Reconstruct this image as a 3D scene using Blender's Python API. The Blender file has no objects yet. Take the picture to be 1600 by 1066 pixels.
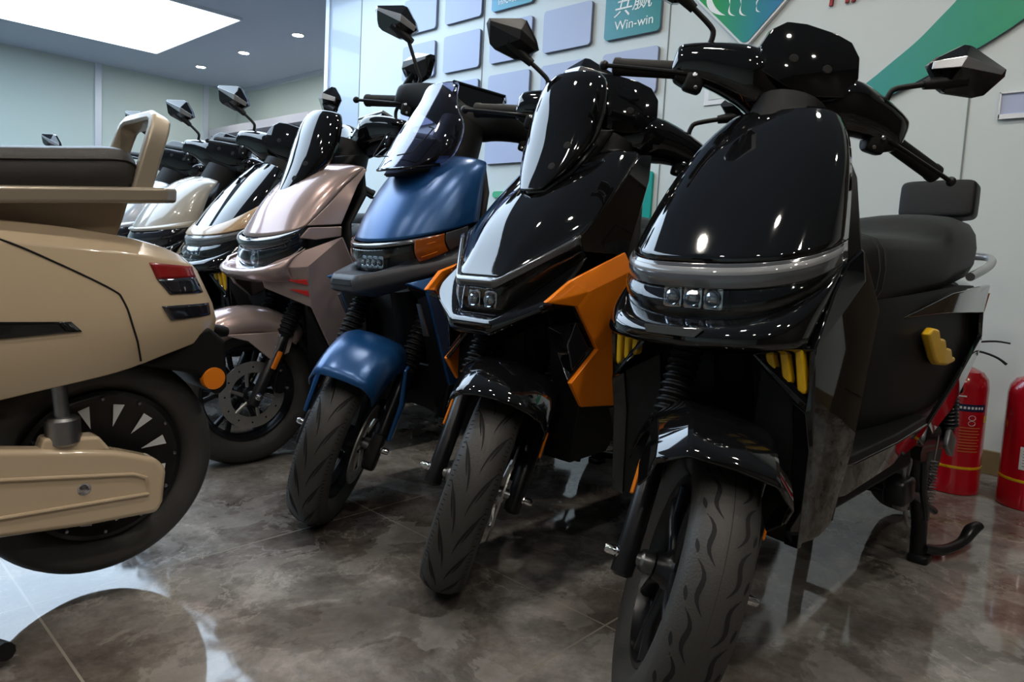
import bpy, math, random
from mathutils import Vector, Matrix
C = bpy.context.scene.collection
scn = bpy.context.scene
R = math.radians
V = Vector
random.seed(4)

# ------------------------------------------------------------------ camera
def cam_axes(yaw, pitch, roll):
    f = V((math.cos(yaw)*math.cos(pitch), math.sin(yaw)*math.cos(pitch), -math.sin(pitch)))
    r = V((math.sin(yaw), -math.cos(yaw), 0)); d = f.cross(r)
    return r*math.cos(roll)+d*math.sin(roll), -r*math.sin(roll)+d*math.cos(roll), f
cr, cd, cf = cam_axes(R(43.1), R(5.02), R(-3.03))
cam = bpy.data.cameras.new('camera'); co = bpy.data.objects.new('camera', cam); C.objects.link(co)
cam.sensor_width = 36; cam.lens = 1100/1600*36; cam.shift_y = -45/1600
cam.clip_start = 0.02
m = Matrix.Identity(4)
for i in range(3):
    m[i][0] = cr[i]; m[i][1] = -cd[i]; m[i][2] = -cf[i]
m[0][3], m[1][3], m[2][3] = 0, 0, .74
co.matrix_world = m
scn.camera = co
# ------------------------------------------------------------------ world, exposure
w = bpy.data.worlds.new('room_ambient'); scn.world = w; w.use_nodes = True
w.node_tree.nodes['Background'].inputs[0].default_value = (.75, .85, 1, 1)
w.node_tree.nodes['Background'].inputs[1].default_value = .05
scn.view_settings.view_transform = 'Standard'; scn.view_settings.look = 'None'
scn.view_settings.gamma = 1; scn.view_settings.use_curve_mapping = False
scn.view_settings.exposure = -0.2
PANEL_E = 6.2        # emission of the ceiling light panels
SPOT_E = 450.0        # emission of the small downlights

# ------------------------------------------------------------------ materials
def mat(name, col, rough=.5, metal=0, coat=0, spec=.5, trans=0, emit=None, es=0, ior=1.45, croughness=.03):
    m = bpy.data.materials.new(name); m.use_nodes = True
    b = m.node_tree.nodes['Principled BSDF']
    b.inputs['Base Color'].default_value = (*col, 1); b.inputs['Roughness'].default_value = rough
    b.inputs['Metallic'].default_value = metal; b.inputs['Coat Weight'].default_value = coat
    b.inputs['Coat Roughness'].default_value = croughness
    b.inputs['Specular IOR Level'].default_value = spec; b.inputs['Transmission Weight'].default_value = trans
    b.inputs['IOR'].default_value = ior
    if emit: b.inputs['Emission Color'].default_value = (*emit, 1); b.inputs['Emission Strength'].default_value = es
    return m
def noisy(m, scale, amt, bump=0, bscale=200, detail=6):
    """vary base colour and surface with procedural noise"""
    nt = m.node_tree; b = nt.nodes['Principled BSDF']; col = b.inputs['Base Color'].default_value[:]
    tc = nt.nodes.new('ShaderNodeTexCoord')
    if amt:
        n = nt.nodes.new('ShaderNodeTexNoise'); n.inputs['Scale'].default_value = scale; n.inputs['Detail'].default_value = detail
        nt.links.new(tc.outputs['Object'], n.inputs['Vector'])
        mx = nt.nodes.new('ShaderNodeMix'); mx.data_type = 'RGBA'
        mx.inputs[6].default_value = tuple(c*(1-amt) for c in col[:3])+(1,); mx.inputs[7].default_value = tuple(min(1, c*(1+amt)) for c in col[:3])+(1,)
        nt.links.new(n.outputs[0], mx.inputs[0]); nt.links.new(mx.outputs[2], b.inputs['Base Color'])
    if bump:
        n2 = nt.nodes.new('ShaderNodeTexNoise'); n2.inputs['Scale'].default_value = bscale
        nt.links.new(tc.outputs['Object'], n2.inputs['Vector'])
        bp = nt.nodes.new('ShaderNodeBump'); bp.inputs['Strength'].default_value = bump; bp.inputs['Distance'].default_value = .002
        nt.links.new(n2.outputs[0], bp.inputs['Height']); nt.links.new(bp.outputs[0], b.inputs['Normal'])
    return m
M = {}
M['gloss'] = mat('gloss_black_paint', (.004, .004, .0045), .04, coat=.6, croughness=.015)
M['matte'] = noisy(mat('matte_black_plastic', (.006, .006, .0065), .48, spec=.3), 30, .2, .25, 600)
M['dark'] = mat('dark_inner_plastic', (.004, .004, .0045), .55, spec=.25)
M['rubber'] = noisy(mat('tyre_rubber', (.042, .04, .037), .55), 8, .35, .3, 300)
M['groove'] = mat('tyre_groove', (.004, .004, .004), .8)
M['ctyre'] = noisy(mat('rib_rubber', (.045, .045, .047), .5), 8, .3)  # slightly greyer rubber for tyre ribs
M['leather'] = noisy(mat('black_leather', (.005, .005, .0055), .45, spec=.35), 20, .2, .5, 900)
M['bleather'] = noisy(mat('brown_black_leather', (.02, .017, .015), .4), 20, .2, .5, 900)
M['stitch'] = mat('seat_stitching', (.06, .06, .06), .7)
M['chrome'] = mat('chrome', (.7, .7, .72), .12, 1)
M['alu'] = noisy(mat('grey_alloy', (.32, .32, .33), .35, 1), 40, .2)
M['silver'] = mat('silver_plastic', (.45, .46, .48), .3, .7)
M['steel'] = noisy(mat('dark_steel', (.018, .018, .02), .3, .5), 30, .3)
M['disc'] = noisy(mat('brake_disc_steel', (.42, .41, .39), .4, .8), 60, .15)
M['yellow'] = mat('yellow_plastic', (.72, .42, .005), .35, coat=.3)
M['orange'] = mat('orange_paint', (.95, .24, .01), .22, coat=.7)
M['amber'] = mat('amber_reflector', (.75, .2, .01), .25, coat=.8)
M['amberlens'] = mat('amber_indicator', (.28, .07, .01), .12, coat=1)
M['red'] = mat('extinguisher_red', (.42, .004, .012), .22, coat=.8)
M['redplain'] = mat('red_graphic', (.5, .02, .02), .4)
M['redlens'] = mat('red_tail_lens', (.22, .012, .012), .12, coat=1)
M['darklens'] = mat('dark_tail_lens', (.012, .012, .016), .06, coat=1)
M['blue'] = mat('satin_blue_paint', (.010, .07, .215), .3, .4, coat=.3, croughness=.25)
M['darkgrey'] = noisy(mat('satin_dark_grey', (.04, .045, .055), .4), 50, .1)
M['tan'] = mat('tan_paint', (.42, .27, .14), .3, coat=.6)
M['cream'] = mat('cream_paint', (.42, .385, .33), .22, coat=.9)
M['white'] = mat('silver_white_paint', (.5, .52, .56), .22, .2, coat=.9)
M['beige'] = mat('beige_paint', (.54, .42, .285), .22, coat=.9)
M['beigemet'] = mat('beige_metallic_rack', (.36, .305, .235), .3, .4, coat=.3)
M['pearl'] = mat('champagne_pearl_paint', (.35, .285, .262), .26, .3, coat=.8)
pb = M['pearl'].node_tree.nodes['Principled BSDF']
pb.inputs['Specular Tint'].default_value = (1, .55, .6, 1); pb.inputs['Specular IOR Level'].default_value = 1.0; pb.inputs['Coat Tint'].default_value = (1, .97, .97, 1)
M['drl'] = mat('clear_light_strip', (.06, .063, .07), .14, coat=1, spec=.6)
M['drlwhite'] = mat('white_light_guide', (.2, .205, .215), .3, coat=1)
M['lens'] = mat('smoked_lens', (.8, .83, .86), .01, trans=1, ior=1.12, coat=.6)
M['smoke'] = mat('smoked_windscreen', (.36, .36, .5), .01, trans=1, ior=1.2, coat=1)
M['led'] = mat('lamp_bowl_chrome', (.6, .62, .65), .06, 1)
M['mirror'] = mat('mirror_glass', (.8, .8, .82), .02, 1)
M['wplate'] = mat('white_plastic', (.75, .76, .78), .4)
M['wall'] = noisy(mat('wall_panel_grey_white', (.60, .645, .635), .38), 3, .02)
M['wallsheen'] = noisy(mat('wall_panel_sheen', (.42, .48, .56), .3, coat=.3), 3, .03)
M['backwall'] = noisy(mat('back_wall_paint', (.52, .6, .56), .6), 2, .03)
M['seam'] = mat('panel_seam', (.2, .22, .22), .7)
M['trim'] = mat('aluminium_trim', (.62, .66, .72), .35, .3)
M['base'] = noisy(mat('wood_baseboard', (.2, .145, .07), .45), 12, .2)
M['brownwall'] = noisy(mat('dark_wood_wall', (.06, .042, .026), .4), 4, .3)
M['ceil'] = mat('ceiling_paint', (.44, .5, .6), .8)
M['tile'] = mat('white_tile_panel', (.42, .47, .64), .45)
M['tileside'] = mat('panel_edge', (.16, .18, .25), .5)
M['text'] = mat('white_lettering', (.85, .88, .88), .5)
M['redtext'] = mat('red_lettering', (.3, .004, .012), .4)
M['shelf'] = noisy(mat('grey_cabinet', (.42, .42, .46), .5), 5, .05)
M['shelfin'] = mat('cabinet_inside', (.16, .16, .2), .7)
M['sticker'] = mat('sticker_orange', (.55, .2, .05), .4)
M['navy'] = mat('navy_label', (.01, .014, .06), .4)
M['spring'] = mat('spring_steel', (.4, .4, .42), .3, 1)
M['led_on'] = mat('light_panel_emitter', (1, 1, 1), .5, emit=(.64, .81, 1.0), es=PANEL_E)
M['spot_on'] = mat('downlight_emitter', (1, 1, 1), .5, emit=(1, .93, .82), es=SPOT_E)

def grad_mat(name, c0, c1, axis, lo, hi, rough=.35):
    m = mat(name, c0, rough); nt = m.node_tree; b = nt.nodes['Principled BSDF']
    tc = nt.nodes.new('ShaderNodeTexCoord'); sp = nt.nodes.new('ShaderNodeSeparateXYZ'); mr = nt.nodes.new('ShaderNodeMapRange')
    mr.inputs[1].default_value = lo; mr.inputs[2].default_value = hi
    mx = nt.nodes.new('ShaderNodeMix'); mx.data_type = 'RGBA'; mx.inputs[6].default_value = (*c0, 1); mx.inputs[7].default_value = (*c1, 1)
    nt.links.new(tc.outputs['Object'], sp.inputs[0]); nt.links.new(sp.outputs[axis], mr.inputs[0]); nt.links.new(mr.outputs[0], mx.inputs[0]); nt.links.new(mx.outputs[2], b.inputs['Base Color'])
    return m

def floor_mat():
    m = bpy.data.materials.new('polished_marble_tiles'); m.use_nodes = True; nt = m.node_tree; N = nt.nodes; L = nt.links
    b = N['Principled BSDF']
    tc = N.new('ShaderNodeTexCoord')
    def noise(scale, det, dist=0, rough=.6):
        n = N.new('ShaderNodeTexNoise'); n.inputs['Scale'].default_value = scale; n.inputs['Detail'].default_value = det
        n.inputs['Roughness'].default_value = rough; n.inputs['Distortion'].default_value = dist; L.new(tc.outputs['Object'], n.inputs['Vector']); return n
    def ramp(src, stops):
        r = N.new('ShaderNodeValToRGB'); e = r.color_ramp.elements
        while len(e) < len(stops): e.new(.5)
        for el, (p, c) in zip(e, stops): el.position = p; el.color = (*c, 1)
        L.new(src, r.inputs[0]); return r
    def mix(f, a, bb, mode='MIX'):
        x = N.new('ShaderNodeMix'); x.data_type = 'RGBA'; x.blend_type = mode
        for s, val in ((0, f), (6, a), (7, bb)):
            if isinstance(val, (int, float)): x.inputs[s].default_value = val
            elif isinstance(val, tuple): x.inputs[s].default_value = (*val, 1)
            else: L.new(val, x.inputs[s])
        return x.outputs[2]
    cl = ramp(noise(2.3, 15, .25, .66).outputs[0], [(.34, (.062, .051, .043)), (.46, (.13, .112, .098)), (.54, (.2, .183, .168)), (.66, (.33, .31, .29))])
    fine = ramp(noise(16, 15, .2, .8).outputs[0], [(.38, (.25, .25, .25)), (.62, (.75, .75, .75))])
    c0 = mix(.45, cl.outputs[0], fine.outputs[0], 'OVERLAY')
    # crisp-edged paler and darker islands
    isl = ramp(noise(4.2, 13, .5, .6).outputs[0], [(.535, (0, 0, 0)), (.555, (.42, .42, .42)), (.66, (.25, .25, .25))])
    c0 = mix(isl.outputs[0], c0, (.33, .305, .28))
    isd = ramp(noise(3.1, 12, .4, .62).outputs[0], [(.37, (.5, .5, .5)), (.43, (.3, .3, .3)), (.445, (0, 0, 0))])
    c0 = mix(isd.outputs[0], c0, (.055, .046, .04))
    def vein(scale, mid, wdt, amt, mscale):
        v = noise(scale, 14, .35, .66); mth = N.new('ShaderNodeMath'); mth.operation = 'SUBTRACT'; mth.inputs[1].default_value = mid; L.new(v.outputs[0], mth.inputs[0])
        ab = N.new('ShaderNodeMath'); ab.operation = 'ABSOLUTE'; L.new(mth.outputs[0], ab.inputs[0])
        ve = ramp(ab.outputs[0], [(0, (amt, amt, amt)), (wdt, (0, 0, 0))]); ms = ramp(noise(mscale, 4).outputs[0], [(.48, (0, 0, 0)), (.6, (1, 1, 1))])
        vm = N.new('ShaderNodeMath'); vm.operation = 'MULTIPLY'; L.new(ve.outputs[0], vm.inputs[0]); L.new(ms.outputs[0], vm.inputs[1]); return vm.outputs[0]
    c2 = mix(vein(1.5, .5, .009, .7, 2.2), c0, (.45, .42, .39)); c2 = mix(vein(3.4, .53, .012, .5, 1.6), c2, (.4, .37, .34))
    # joints every 0.8 m
    sp = N.new('ShaderNodeSeparateXYZ'); L.new(tc.outputs['Object'], sp.inputs[0])
    def line(out, off):
        a = N.new('ShaderNodeMath'); a.operation = 'SUBTRACT'; a.inputs[1].default_value = off; L.new(out, a.inputs[0])
        p = N.new('ShaderNodeMath'); p.operation = 'PINGPONG'; p.inputs[1].default_value = .4; L.new(a.outputs[0], p.inputs[0])
        g = N.new('ShaderNodeMath'); g.operation = 'LESS_THAN'; g.inputs[1].default_value = .0022; L.new(p.outputs[0], g.inputs[0]); return g.outputs[0]
    mxm = N.new('ShaderNodeMath'); mxm.operation = 'MAXIMUM'; L.new(line(sp.outputs[0], .34), mxm.inputs[0]); L.new(line(sp.outputs[1], .765), mxm.inputs[1])
    c3 = mix(mxm.outputs[0], c2, (.26, .24, .2))
    L.new(c3, b.inputs['Base Color'])
    rr = ramp(noise(5, 8).outputs[0], [(.35, (.03, .03, .03)), (.7, (.09, .09, .09))]); L.new(rr.outputs[0], b.inputs['Roughness'])
    b.inputs['Specular IOR Level'].default_value = .55
    bn = noise(2.5, 3); bp = N.new('ShaderNodeBump'); bp.inputs['Strength'].default_value = .12; bp.inputs['Distance'].default_value = .01
    L.new(bn.outputs[0], bp.inputs['Height']); L.new(bp.outputs[0], b.inputs['Normal'])
    return m
M['floor'] = floor_mat()

# ------------------------------------------------------------------ geometry helpers
def grid(rows, cu=False, cv=False):
    nr, nc = len(rows), len(rows[0]); v = [V(p) for r in rows for p in r]; f = []
    for i in range(nr if cu else nr-1):
        for j in range(nc if cv else nc-1):
            a, b = i % nr, (i+1) % nr; c, d = j % nc, (j+1) % nc
            f.append((a*nc+c, a*nc+d, b*nc+d, b*nc+c))
    return v, f
def catmull(pts, k):
    n = len(pts); out = []
    for i in range(n-1):
        p0, p1, p2, p3 = pts[max(i-1, 0)], pts[i], pts[i+1], pts[min(i+2, n-1)]
        for s in range(k):
            t = s/k
            out.append(tuple(.5*((2*b)+(-a+c)*t+(2*a-5*b+4*c-d)*t*t+(-a+3*b-3*c+d)*t**3) for a, b, c, d in zip(p0, p1, p2, p3)))
    out.append(tuple(pts[-1])); return out
def tube(pts, r, n=10, smooth=0, flat=1.0, up=None):
    if smooth:
        rl = r if isinstance(r, (list, tuple)) else [r]*len(pts)
        q = catmull([(*p, a) for p, a in zip(pts, rl)], smooth); pts = [p[:3] for p in q]; r = [p[3] for p in q]
    if not isinstance(r, (list, tuple)): r = [r]*len(pts)
    P = [V(p) for p in pts]; rows = []; prev = None
    for i, p in enumerate(P):
        t = (P[min(i+1, len(P)-1)]-P[max(i-1, 0)]).normalized()
        if prev is None:
            u = V(up) if up else (V((0, 0, 1)) if abs(t.z) < .9 else V((1, 0, 0)))
        else: u = prev
        u = (u-t*u.dot(t)).normalized(); prev = u; s = t.cross(u)
        rows.append([p+(u*math.cos(a)*flat+s*math.sin(a))*r[i] for a in [2*math.pi*k/n for k in range(n)]])
    v, f = grid(rows, cv=True)
    f.append(tuple(reversed(range(n)))); f.append(tuple(range(len(v)-n, len(v))))
    return v, f
def lathe(prof, n=40, o=(0, 0, 0), ax=(0, 1, 0), loop=False):
    ax = V(ax).normalized(); u = ax.orthogonal().normalized(); s = ax.cross(u); o = V(o)
    rows = [[o+ax*h+(u*math.cos(2*math.pi*k/n)+s*math.sin(2*math.pi*k/n))*r for k in range(n)] for r, h in prof]
    v, f = grid(rows, cu=loop, cv=True)
    if not loop:
        if prof[0][0] > 1e-5: f.append(tuple(reversed(range(n))))
        if prof[-1][0] > 1e-5: f.append(tuple(range(len(v)-n, len(v))))
    return v, f
def box(c, s, rot=None):
    v = [V((x*s[0]/2, y*s[1]/2, z*s[2]/2)) for x in (-1, 1) for y in (-1, 1) for z in (-1, 1)]
    if rot:
        q = Matrix.Rotation(R(rot[2]), 3, 'Z') @ Matrix.Rotation(R(rot[1]), 3, 'Y') @ Matrix.Rotation(R(rot[0]), 3, 'X'); v = [q @ p for p in v]
    return [p+V(c) for p in v], [(0, 1, 3, 2), (4, 6, 7, 5), (0, 4, 5, 1), (2, 3, 7, 6), (0, 2, 6, 4), (1, 5, 7, 3)]
def blob(c, s, e=.4, n=20, m_=12, rot=None):
    def pw(x): return math.copysign(abs(x)**e, x)
    rows = []
    for i in range(m_+1):
        a = -math.pi/2+math.pi*i/m_
        rows.append([V((s[0]/2*pw(math.cos(a))*pw(math.cos(b)), s[1]/2*pw(math.cos(a))*pw(math.sin(b)), s[2]/2*pw(math.sin(a)))) for b in [2*math.pi*k/n for k in range(n)]])
    if rot:
        q = Matrix.Rotation(R(rot[2]), 3, 'Z') @ Matrix.Rotation(R(rot[1]), 3, 'Y') @ Matrix.Rotation(R(rot[0]), 3, 'X'); rows = [[q @ p for p in r] for r in rows]
    return grid([[p+V(c) for p in r] for r in rows], cv=True)
def prism(poly, d):
    """closed 3D polygon pushed along vector d"""
    n = len(poly); d = V(d); v = [V(p) for p in poly]+[V(p)+d for p in poly]
    f = [tuple(range(n)), tuple(reversed(range(n, 2*n)))]+[(i, i+n, (i+1) % n+n, (i+1) % n) for i in range(n)]
    return v, f
def flip(vf): return [V((p[0], -p[1], p[2])) for p in vf[0]], [tuple(reversed(f)) for f in vf[1]]
def mk(name, parts, mt, parent=None, xf=None, bev=0, sol=0, sub=0, ang=35, fix=True, seg=2):
    vs, fs, mi = [], [], []
    for p in parts:
        v, f = p[0], p[1]; k = p[2] if len(p) > 2 else 0; o = len(vs)
        vs += [V(q) for q in v]; fs += [tuple(i+o for i in t) for t in f]; mi += [k]*len(f)
    if xf is not None: vs = [xf @ p for p in vs]
    me = bpy.data.meshes.new(name); me.from_pydata([tuple(p) for p in vs], [], fs)
    for q in (mt if isinstance(mt, (list, tuple)) else [mt]): me.materials.append(M[q] if isinstance(q, str) else q)
    me.polygons.foreach_set('material_index', mi)
    if fix:
        import bmesh
        bm = bmesh.new(); bm.from_mesh(me); bmesh.ops.remove_doubles(bm, verts=bm.verts, dist=1e-5)
        bmesh.ops.recalc_face_normals(bm, faces=bm.faces); bm.to_mesh(me); bm.free()
    me.polygons.foreach_set('use_smooth', [True]*len(me.polygons)); me.set_sharp_from_angle(angle=R(ang))
    ob = bpy.data.objects.new(name, me); C.objects.link(ob)
    if parent: ob.parent = parent
    if sub:
        s = ob.modifiers.new('sub', 'SUBSURF'); s.levels = s.render_levels = sub
    if sol:
        s = ob.modifiers.new('thick', 'SOLIDIFY'); s.thickness = sol; s.offset = -1
    if bev:
        b = ob.modifiers.new('bev', 'BEVEL'); b.width = bev; b.segments = seg; b.limit_method = 'ANGLE'; b.angle_limit = R(25); b.harden_normals = True
    return ob
def thing(name, label, cat, loc=(0, 0, 0), rot=(0, 0, 0), group=None):
    o = bpy.data.objects.new(name, None); C.objects.link(o); o.location = loc; o.rotation_euler = rot; o.empty_display_size = .1
    o['label'] = label; o['category'] = cat
    if group: o['group'] = group
    return o
def tag(o, label, cat, group=None):
    o['label'] = label; o['category'] = cat
    if group: o['group'] = group
    return o
def struct(o): o['kind'] = 'structure'; return o

def section(row, n, e, v0=-1, v1=1, kink=None):
    """one cross section; with kink the front is flat up to |y| = kink and then sweeps straight back (6th value blends)"""
    xc, zc, xe, ye, ze = row[:5]; out = []; m = 0 if kink is None else (row[5] if len(row) > 5 else 1)
    for k in range(n+1):
        v = v0+(v1-v0)*k/n; a = abs(v)*math.pi/2
        s = math.sin(a)**(2/e); c = math.cos(a)**(2/e) if abs(v) < .9999 else 0
        p = V((xe+(xc-xe)*c, math.copysign(ye*s, v), ze+(zc-ze)*c))
        if m:
            kf = kink/ye; t = (abs(v)-kf)/(1-kf); t = .5*(t+math.sqrt(t*t+.0022)); t = min(1, t-.012*(1-abs(v)))
            t = max(0, t)
            p = p.lerp(V((xc+(xe-xc)*t, ye*v, zc+(ze-zc)*t)), m)
        out.append(p)
    return out
def surf_frame(rows, e, u, v, kink=None):
    """point and outward normal on a band at row u, side v"""
    q = catmull([tuple(r) for r in rows], 10); i = min(len(q)-2, int(u*10))
    f = lambda r, w: section(r, 1, e, w, w+.001, kink)[0]
    p = f(q[i], v); n = (f(q[i+1], v)-p).cross(f(q[i], v+.03)-p).normalized()
    return (p, n if n.x > 0 else -n)
def band(name, rows, mt, parent, e=2.4, k=5, n=32, sol=.004, v0=-1, v1=1, xf=None, extra=(), kink=None):
    """curved shell: each row runs from the right edge over the centre line to the left edge"""
    q = catmull([tuple(r) for r in rows], k)
    v, f = grid([section(r, n, e, v0, v1, kink) for r in q])
    f = [tuple(reversed(t)) for t in f]
    # point the shell outwards (away from the body's middle)
    i = len(f)//2; a, b, c = (v[f[i][j]] for j in range(3)); nrm = (b-a).cross(c-a)
    if nrm.dot(v[f[i][0]]-V((-.6, 0, .6))) < 0: f = [tuple(reversed(t)) for t in f]
    return mk(name, [(v, f)]+list(extra), mt, parent, xf=xf, sol=sol, fix=False, ang=60)
def panels(name, vs, fs, mt, parent, th=.008, bev=.004, xf=None, sub=0, both=True, ang=35):
    """faceted sheet on the left side of the body and its mirror image, as two meshes"""
    out = []
    for sgn in ((1, -1) if both else (1,)):
        v = [V((p[0], p[1]*sgn, p[2])) for p in vs]; f = []
        for t in fs:
            t = tuple(t); a, b, c = v[t[0]], v[t[1]], v[t[2]]
            if (b-a).cross(c-a).y*sgn < 0: t = tuple(reversed(t))
            f.append(t)
        out.append(mk(name, [(v, f)], mt, parent, xf=xf, sol=th, bev=bev, sub=sub, fix=False, ang=ang))
    return out
def both(name, vf, mt, parent, **kw):
    mk(name, [vf], mt, parent, **kw); return mk(name, [flip(vf)], mt, parent, **kw)

# ------------------------------------------------------------------ room
WX = 3.13; CZ = 2.8
struct(mk('floor', [([(-4, -3, 0), (6, -3, 0), (6, 10.1, 0), (-4, 10.1, 0)], [(0, 1, 2, 3)])], 'floor', fix=False))
struct(mk('ceiling', [box((1, 3.55, CZ+.05), (10, 13.1, .1))], 'ceil'))
# right wall: a panelled partition ending at y = 5.1
struct(mk('wall_right', [box((WX+.05, .815, CZ/2), (.1, 7.63, CZ))], 'wall'))
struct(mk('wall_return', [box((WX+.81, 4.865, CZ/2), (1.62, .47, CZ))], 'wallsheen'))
struct(mk('wall_recess', [box((4.8, 7.6, CZ/2), (.1, 5, CZ))], 'backwall'))
struct(mk('wall_back', [box((1, 10.15, CZ/2), (10, .1, CZ))], 'backwall'))
struct(mk('wall_left', [box((-4.05, 3.5, CZ/2), (.1, 13.2, CZ))], 'backwall'))
struct(mk('wall_near', [box((1, -3.05, CZ/2), (10, .1, CZ))], 'brownwall'))  # unseen end wall, dark wood put in for brown reflections on paintwork
for i, y in enumerate((.633, 1.958, 3.296, 4.632)):
    struct(mk('trim_%d' % (i+1), [box((WX-.001, y, CZ/2), (.004, .006, CZ))], 'seam'))
dm = struct(mk('added_door_1', [box((WX-.02, -.48, 1.03), (.04, .96, 2.06))], 'brownwall', bev=.004))  # unseen door, added to give the scooter bodywork dark reflections
mk('added_door_panel', [box((WX-.043, -.48, z), (.012, .70, h)) for z, h in ((.55, .75), (1.5, .85))], 'brownwall', dm, bev=.006)
mk('added_door_frame', [box((WX-.03, y, 1.06), (.06, .07, 2.12)) for y in (-.99, .03)]+[box((WX-.03, -.48, 2.09), (.06, 1.09, .07))], 'brownwall', dm, bev=.004)
mk('added_door_handle', [tube([(WX-.04, -.08, 1.0), (WX-.09, -.08, 1.0), (WX-.095, -.2, 1.0)], .009, 10, smooth=3)], 'chrome', dm)
struct(mk('trim_5', [box((WX-.006, 5.08, CZ/2), (.02, .05, CZ))], 'trim'))
for i, (px, wd) in enumerate(((2.95, .075), (4.3, .075), (1.3, .075))):
    struct(mk('trim_%d' % (i+6), [box((px, 10.09, CZ/2), (wd, .03, CZ))], 'trim'))
struct(mk('trim_9', [box((4.73, 7.5, CZ-.02), (.05, 5, .05))], 'trim'))
struct(mk('baseboard_right', [box((WX-.008, 1.05, .045), (.016, 8.1, .09))], 'base', bev=.003))
struct(mk('baseboard_back', [box((1, 10.09, .045), (9.9, .02, .09))], 'base'))

def light_panel(label, x0, x1, y0, y1):
    t = thing('ceiling_light_panel', label, 'ceiling light', ((x0+x1)/2, (y0+y1)/2, CZ), group='ceiling light panels')
    a, b = (x1-x0), (y1-y0)
    mk('diffuser', [box((0, 0, -.012), (a, b, .02))], 'led_on', t)
    fr = [box((0, s*(b/2+.008), -.012), (a+.03, .016, .026)) for s in (-1, 1)]+[box((s*(a/2+.008), 0, -.012), (.016, b, .026)) for s in (-1, 1)]
    mk('frame', fr, 'wplate', t)
light_panel('large white ceiling light panel in view at the top left', -.6, 3.17, 6.7, 8.78)
light_panel('white ceiling light panel nearer the camera than the one in view', -1.4, 2.75, 3.2, 6.15)
for x, y, lb in ((3.77, 9.0, 'farthest of three round downlights beyond the light panel'), (3.77, 7.86, 'middle of three round downlights beyond the light panel'),
                 (3.77, 6.69, 'nearest of three round downlights beyond the light panel')):
    t = thing('downlight', lb, 'downlight', (x, y, CZ), group='downlights over the recess')
    mk('bulb', [lathe([(0, -.012), (.05, -.012), (.052, -.002)], 24, ax=(0, 0, 1))], 'spot_on', t)
    mk('trim_ring', [lathe([(.052, -.004), (.052, -.014), (.062, -.012), (.066, 0)], 24, ax=(0, 0, 1))], 'wplate', t)
n = 0
for x in (-.9, .5, 1.9):
    for y in (-1.7, -.5, .7, 1.9):
        if x > 1 and y < -1: continue
        t = thing('downlight', 'round recessed downlight in the ceiling above the scooters, out of view', 'downlight', (x, y, CZ), group='downlights above the scooters')
        mk('bulb', [lathe([(0, -.012), (.05, -.012), (.052, -.002)], 24, ax=(0, 0, 1))], 'spot_on', t)
        mk('trim_ring', [lathe([(.052, -.004), (.052, -.014), (.062, -.012), (.066, 0)], 24, ax=(0, 0, 1))], 'wplate', t)

# ------------------------------------------------------------------ wall graphics
def rrect(y0, y1, z0, z1, r, k=5):
    out = []
    for cy, cz, a0 in ((y1-r, z1-r, 0), (y0+r, z1-r, 90), (y0+r, z0+r, 180), (y1-r, z0+r, 270)):
        for i in range(k+1):
            a = R(a0+90*i/k); out.append((cy+r*math.cos(a), cz+r*math.sin(a)))
    return out
def text_mesh(name, body, size, mt, parent, loc, depth=.002, shear=0, space=1.0):
    """lettering that reads from -X side of the right wall (text runs toward -Y)"""
    cu = bpy.data.curves.new(name, 'FONT'); cu.body = body; cu.size = size; cu.extrude = depth; cu.align_x = 'LEFT'; cu.shear = shear; cu.space_character = space
    tmp = bpy.data.objects.new(name, cu); C.objects.link(tmp)
    dg = bpy.context.evaluated_depsgraph_get(); me = bpy.data.meshes.new_from_object(tmp.evaluated_get(dg))
    bpy.data.objects.remove(tmp)
    rot = Matrix(((0, 0, -1, loc[0]), (-1, 0, 0, loc[1]), (0, 1, 0, loc[2]), (0, 0, 0, 1)))
    me.transform(rot); me.materials.clear(); me.materials.append(M[mt]); ob = bpy.data.objects.new(name, me); C.objects.link(ob); ob.parent = parent
    return ob
M['teal'] = grad_mat('teal_panel', (.0, .2, .19), (.03, .25, .31), 1, -.17, .17)
M['teal2'] = grad_mat('light_teal_panel', (.03, .3, .36), (.10, .34, .52), 1, -.17, .17)
M['tealplain'] = mat('green_teal_board', (.0, .3, .25), .4)
M['greenplain'] = mat('green_board', (.08, .42, .22), .4)
M['logo'] = grad_mat('green_to_blue_board', (.0, .15, .42), (.0, .3, .06), 1, -.2, .16)
M['swoosh'] = grad_mat('green_ribbon', (.02, .3, .16), (.04, .31, .30), 1, .55, 1.0)
cols = [(2.0, 2.345), (2.435, 2.78), (2.87, 3.215), (3.305, 3.65), (3.74, 4.085)]
rws = [(2.185, 2.42), (1.875, 2.11), (1.57, 1.805), (1.265, 1.50)]
colname = ['first', 'second', 'third', 'fourth', 'fifth']; rowname = ['top', 'second', 'third', 'lowest']
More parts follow.
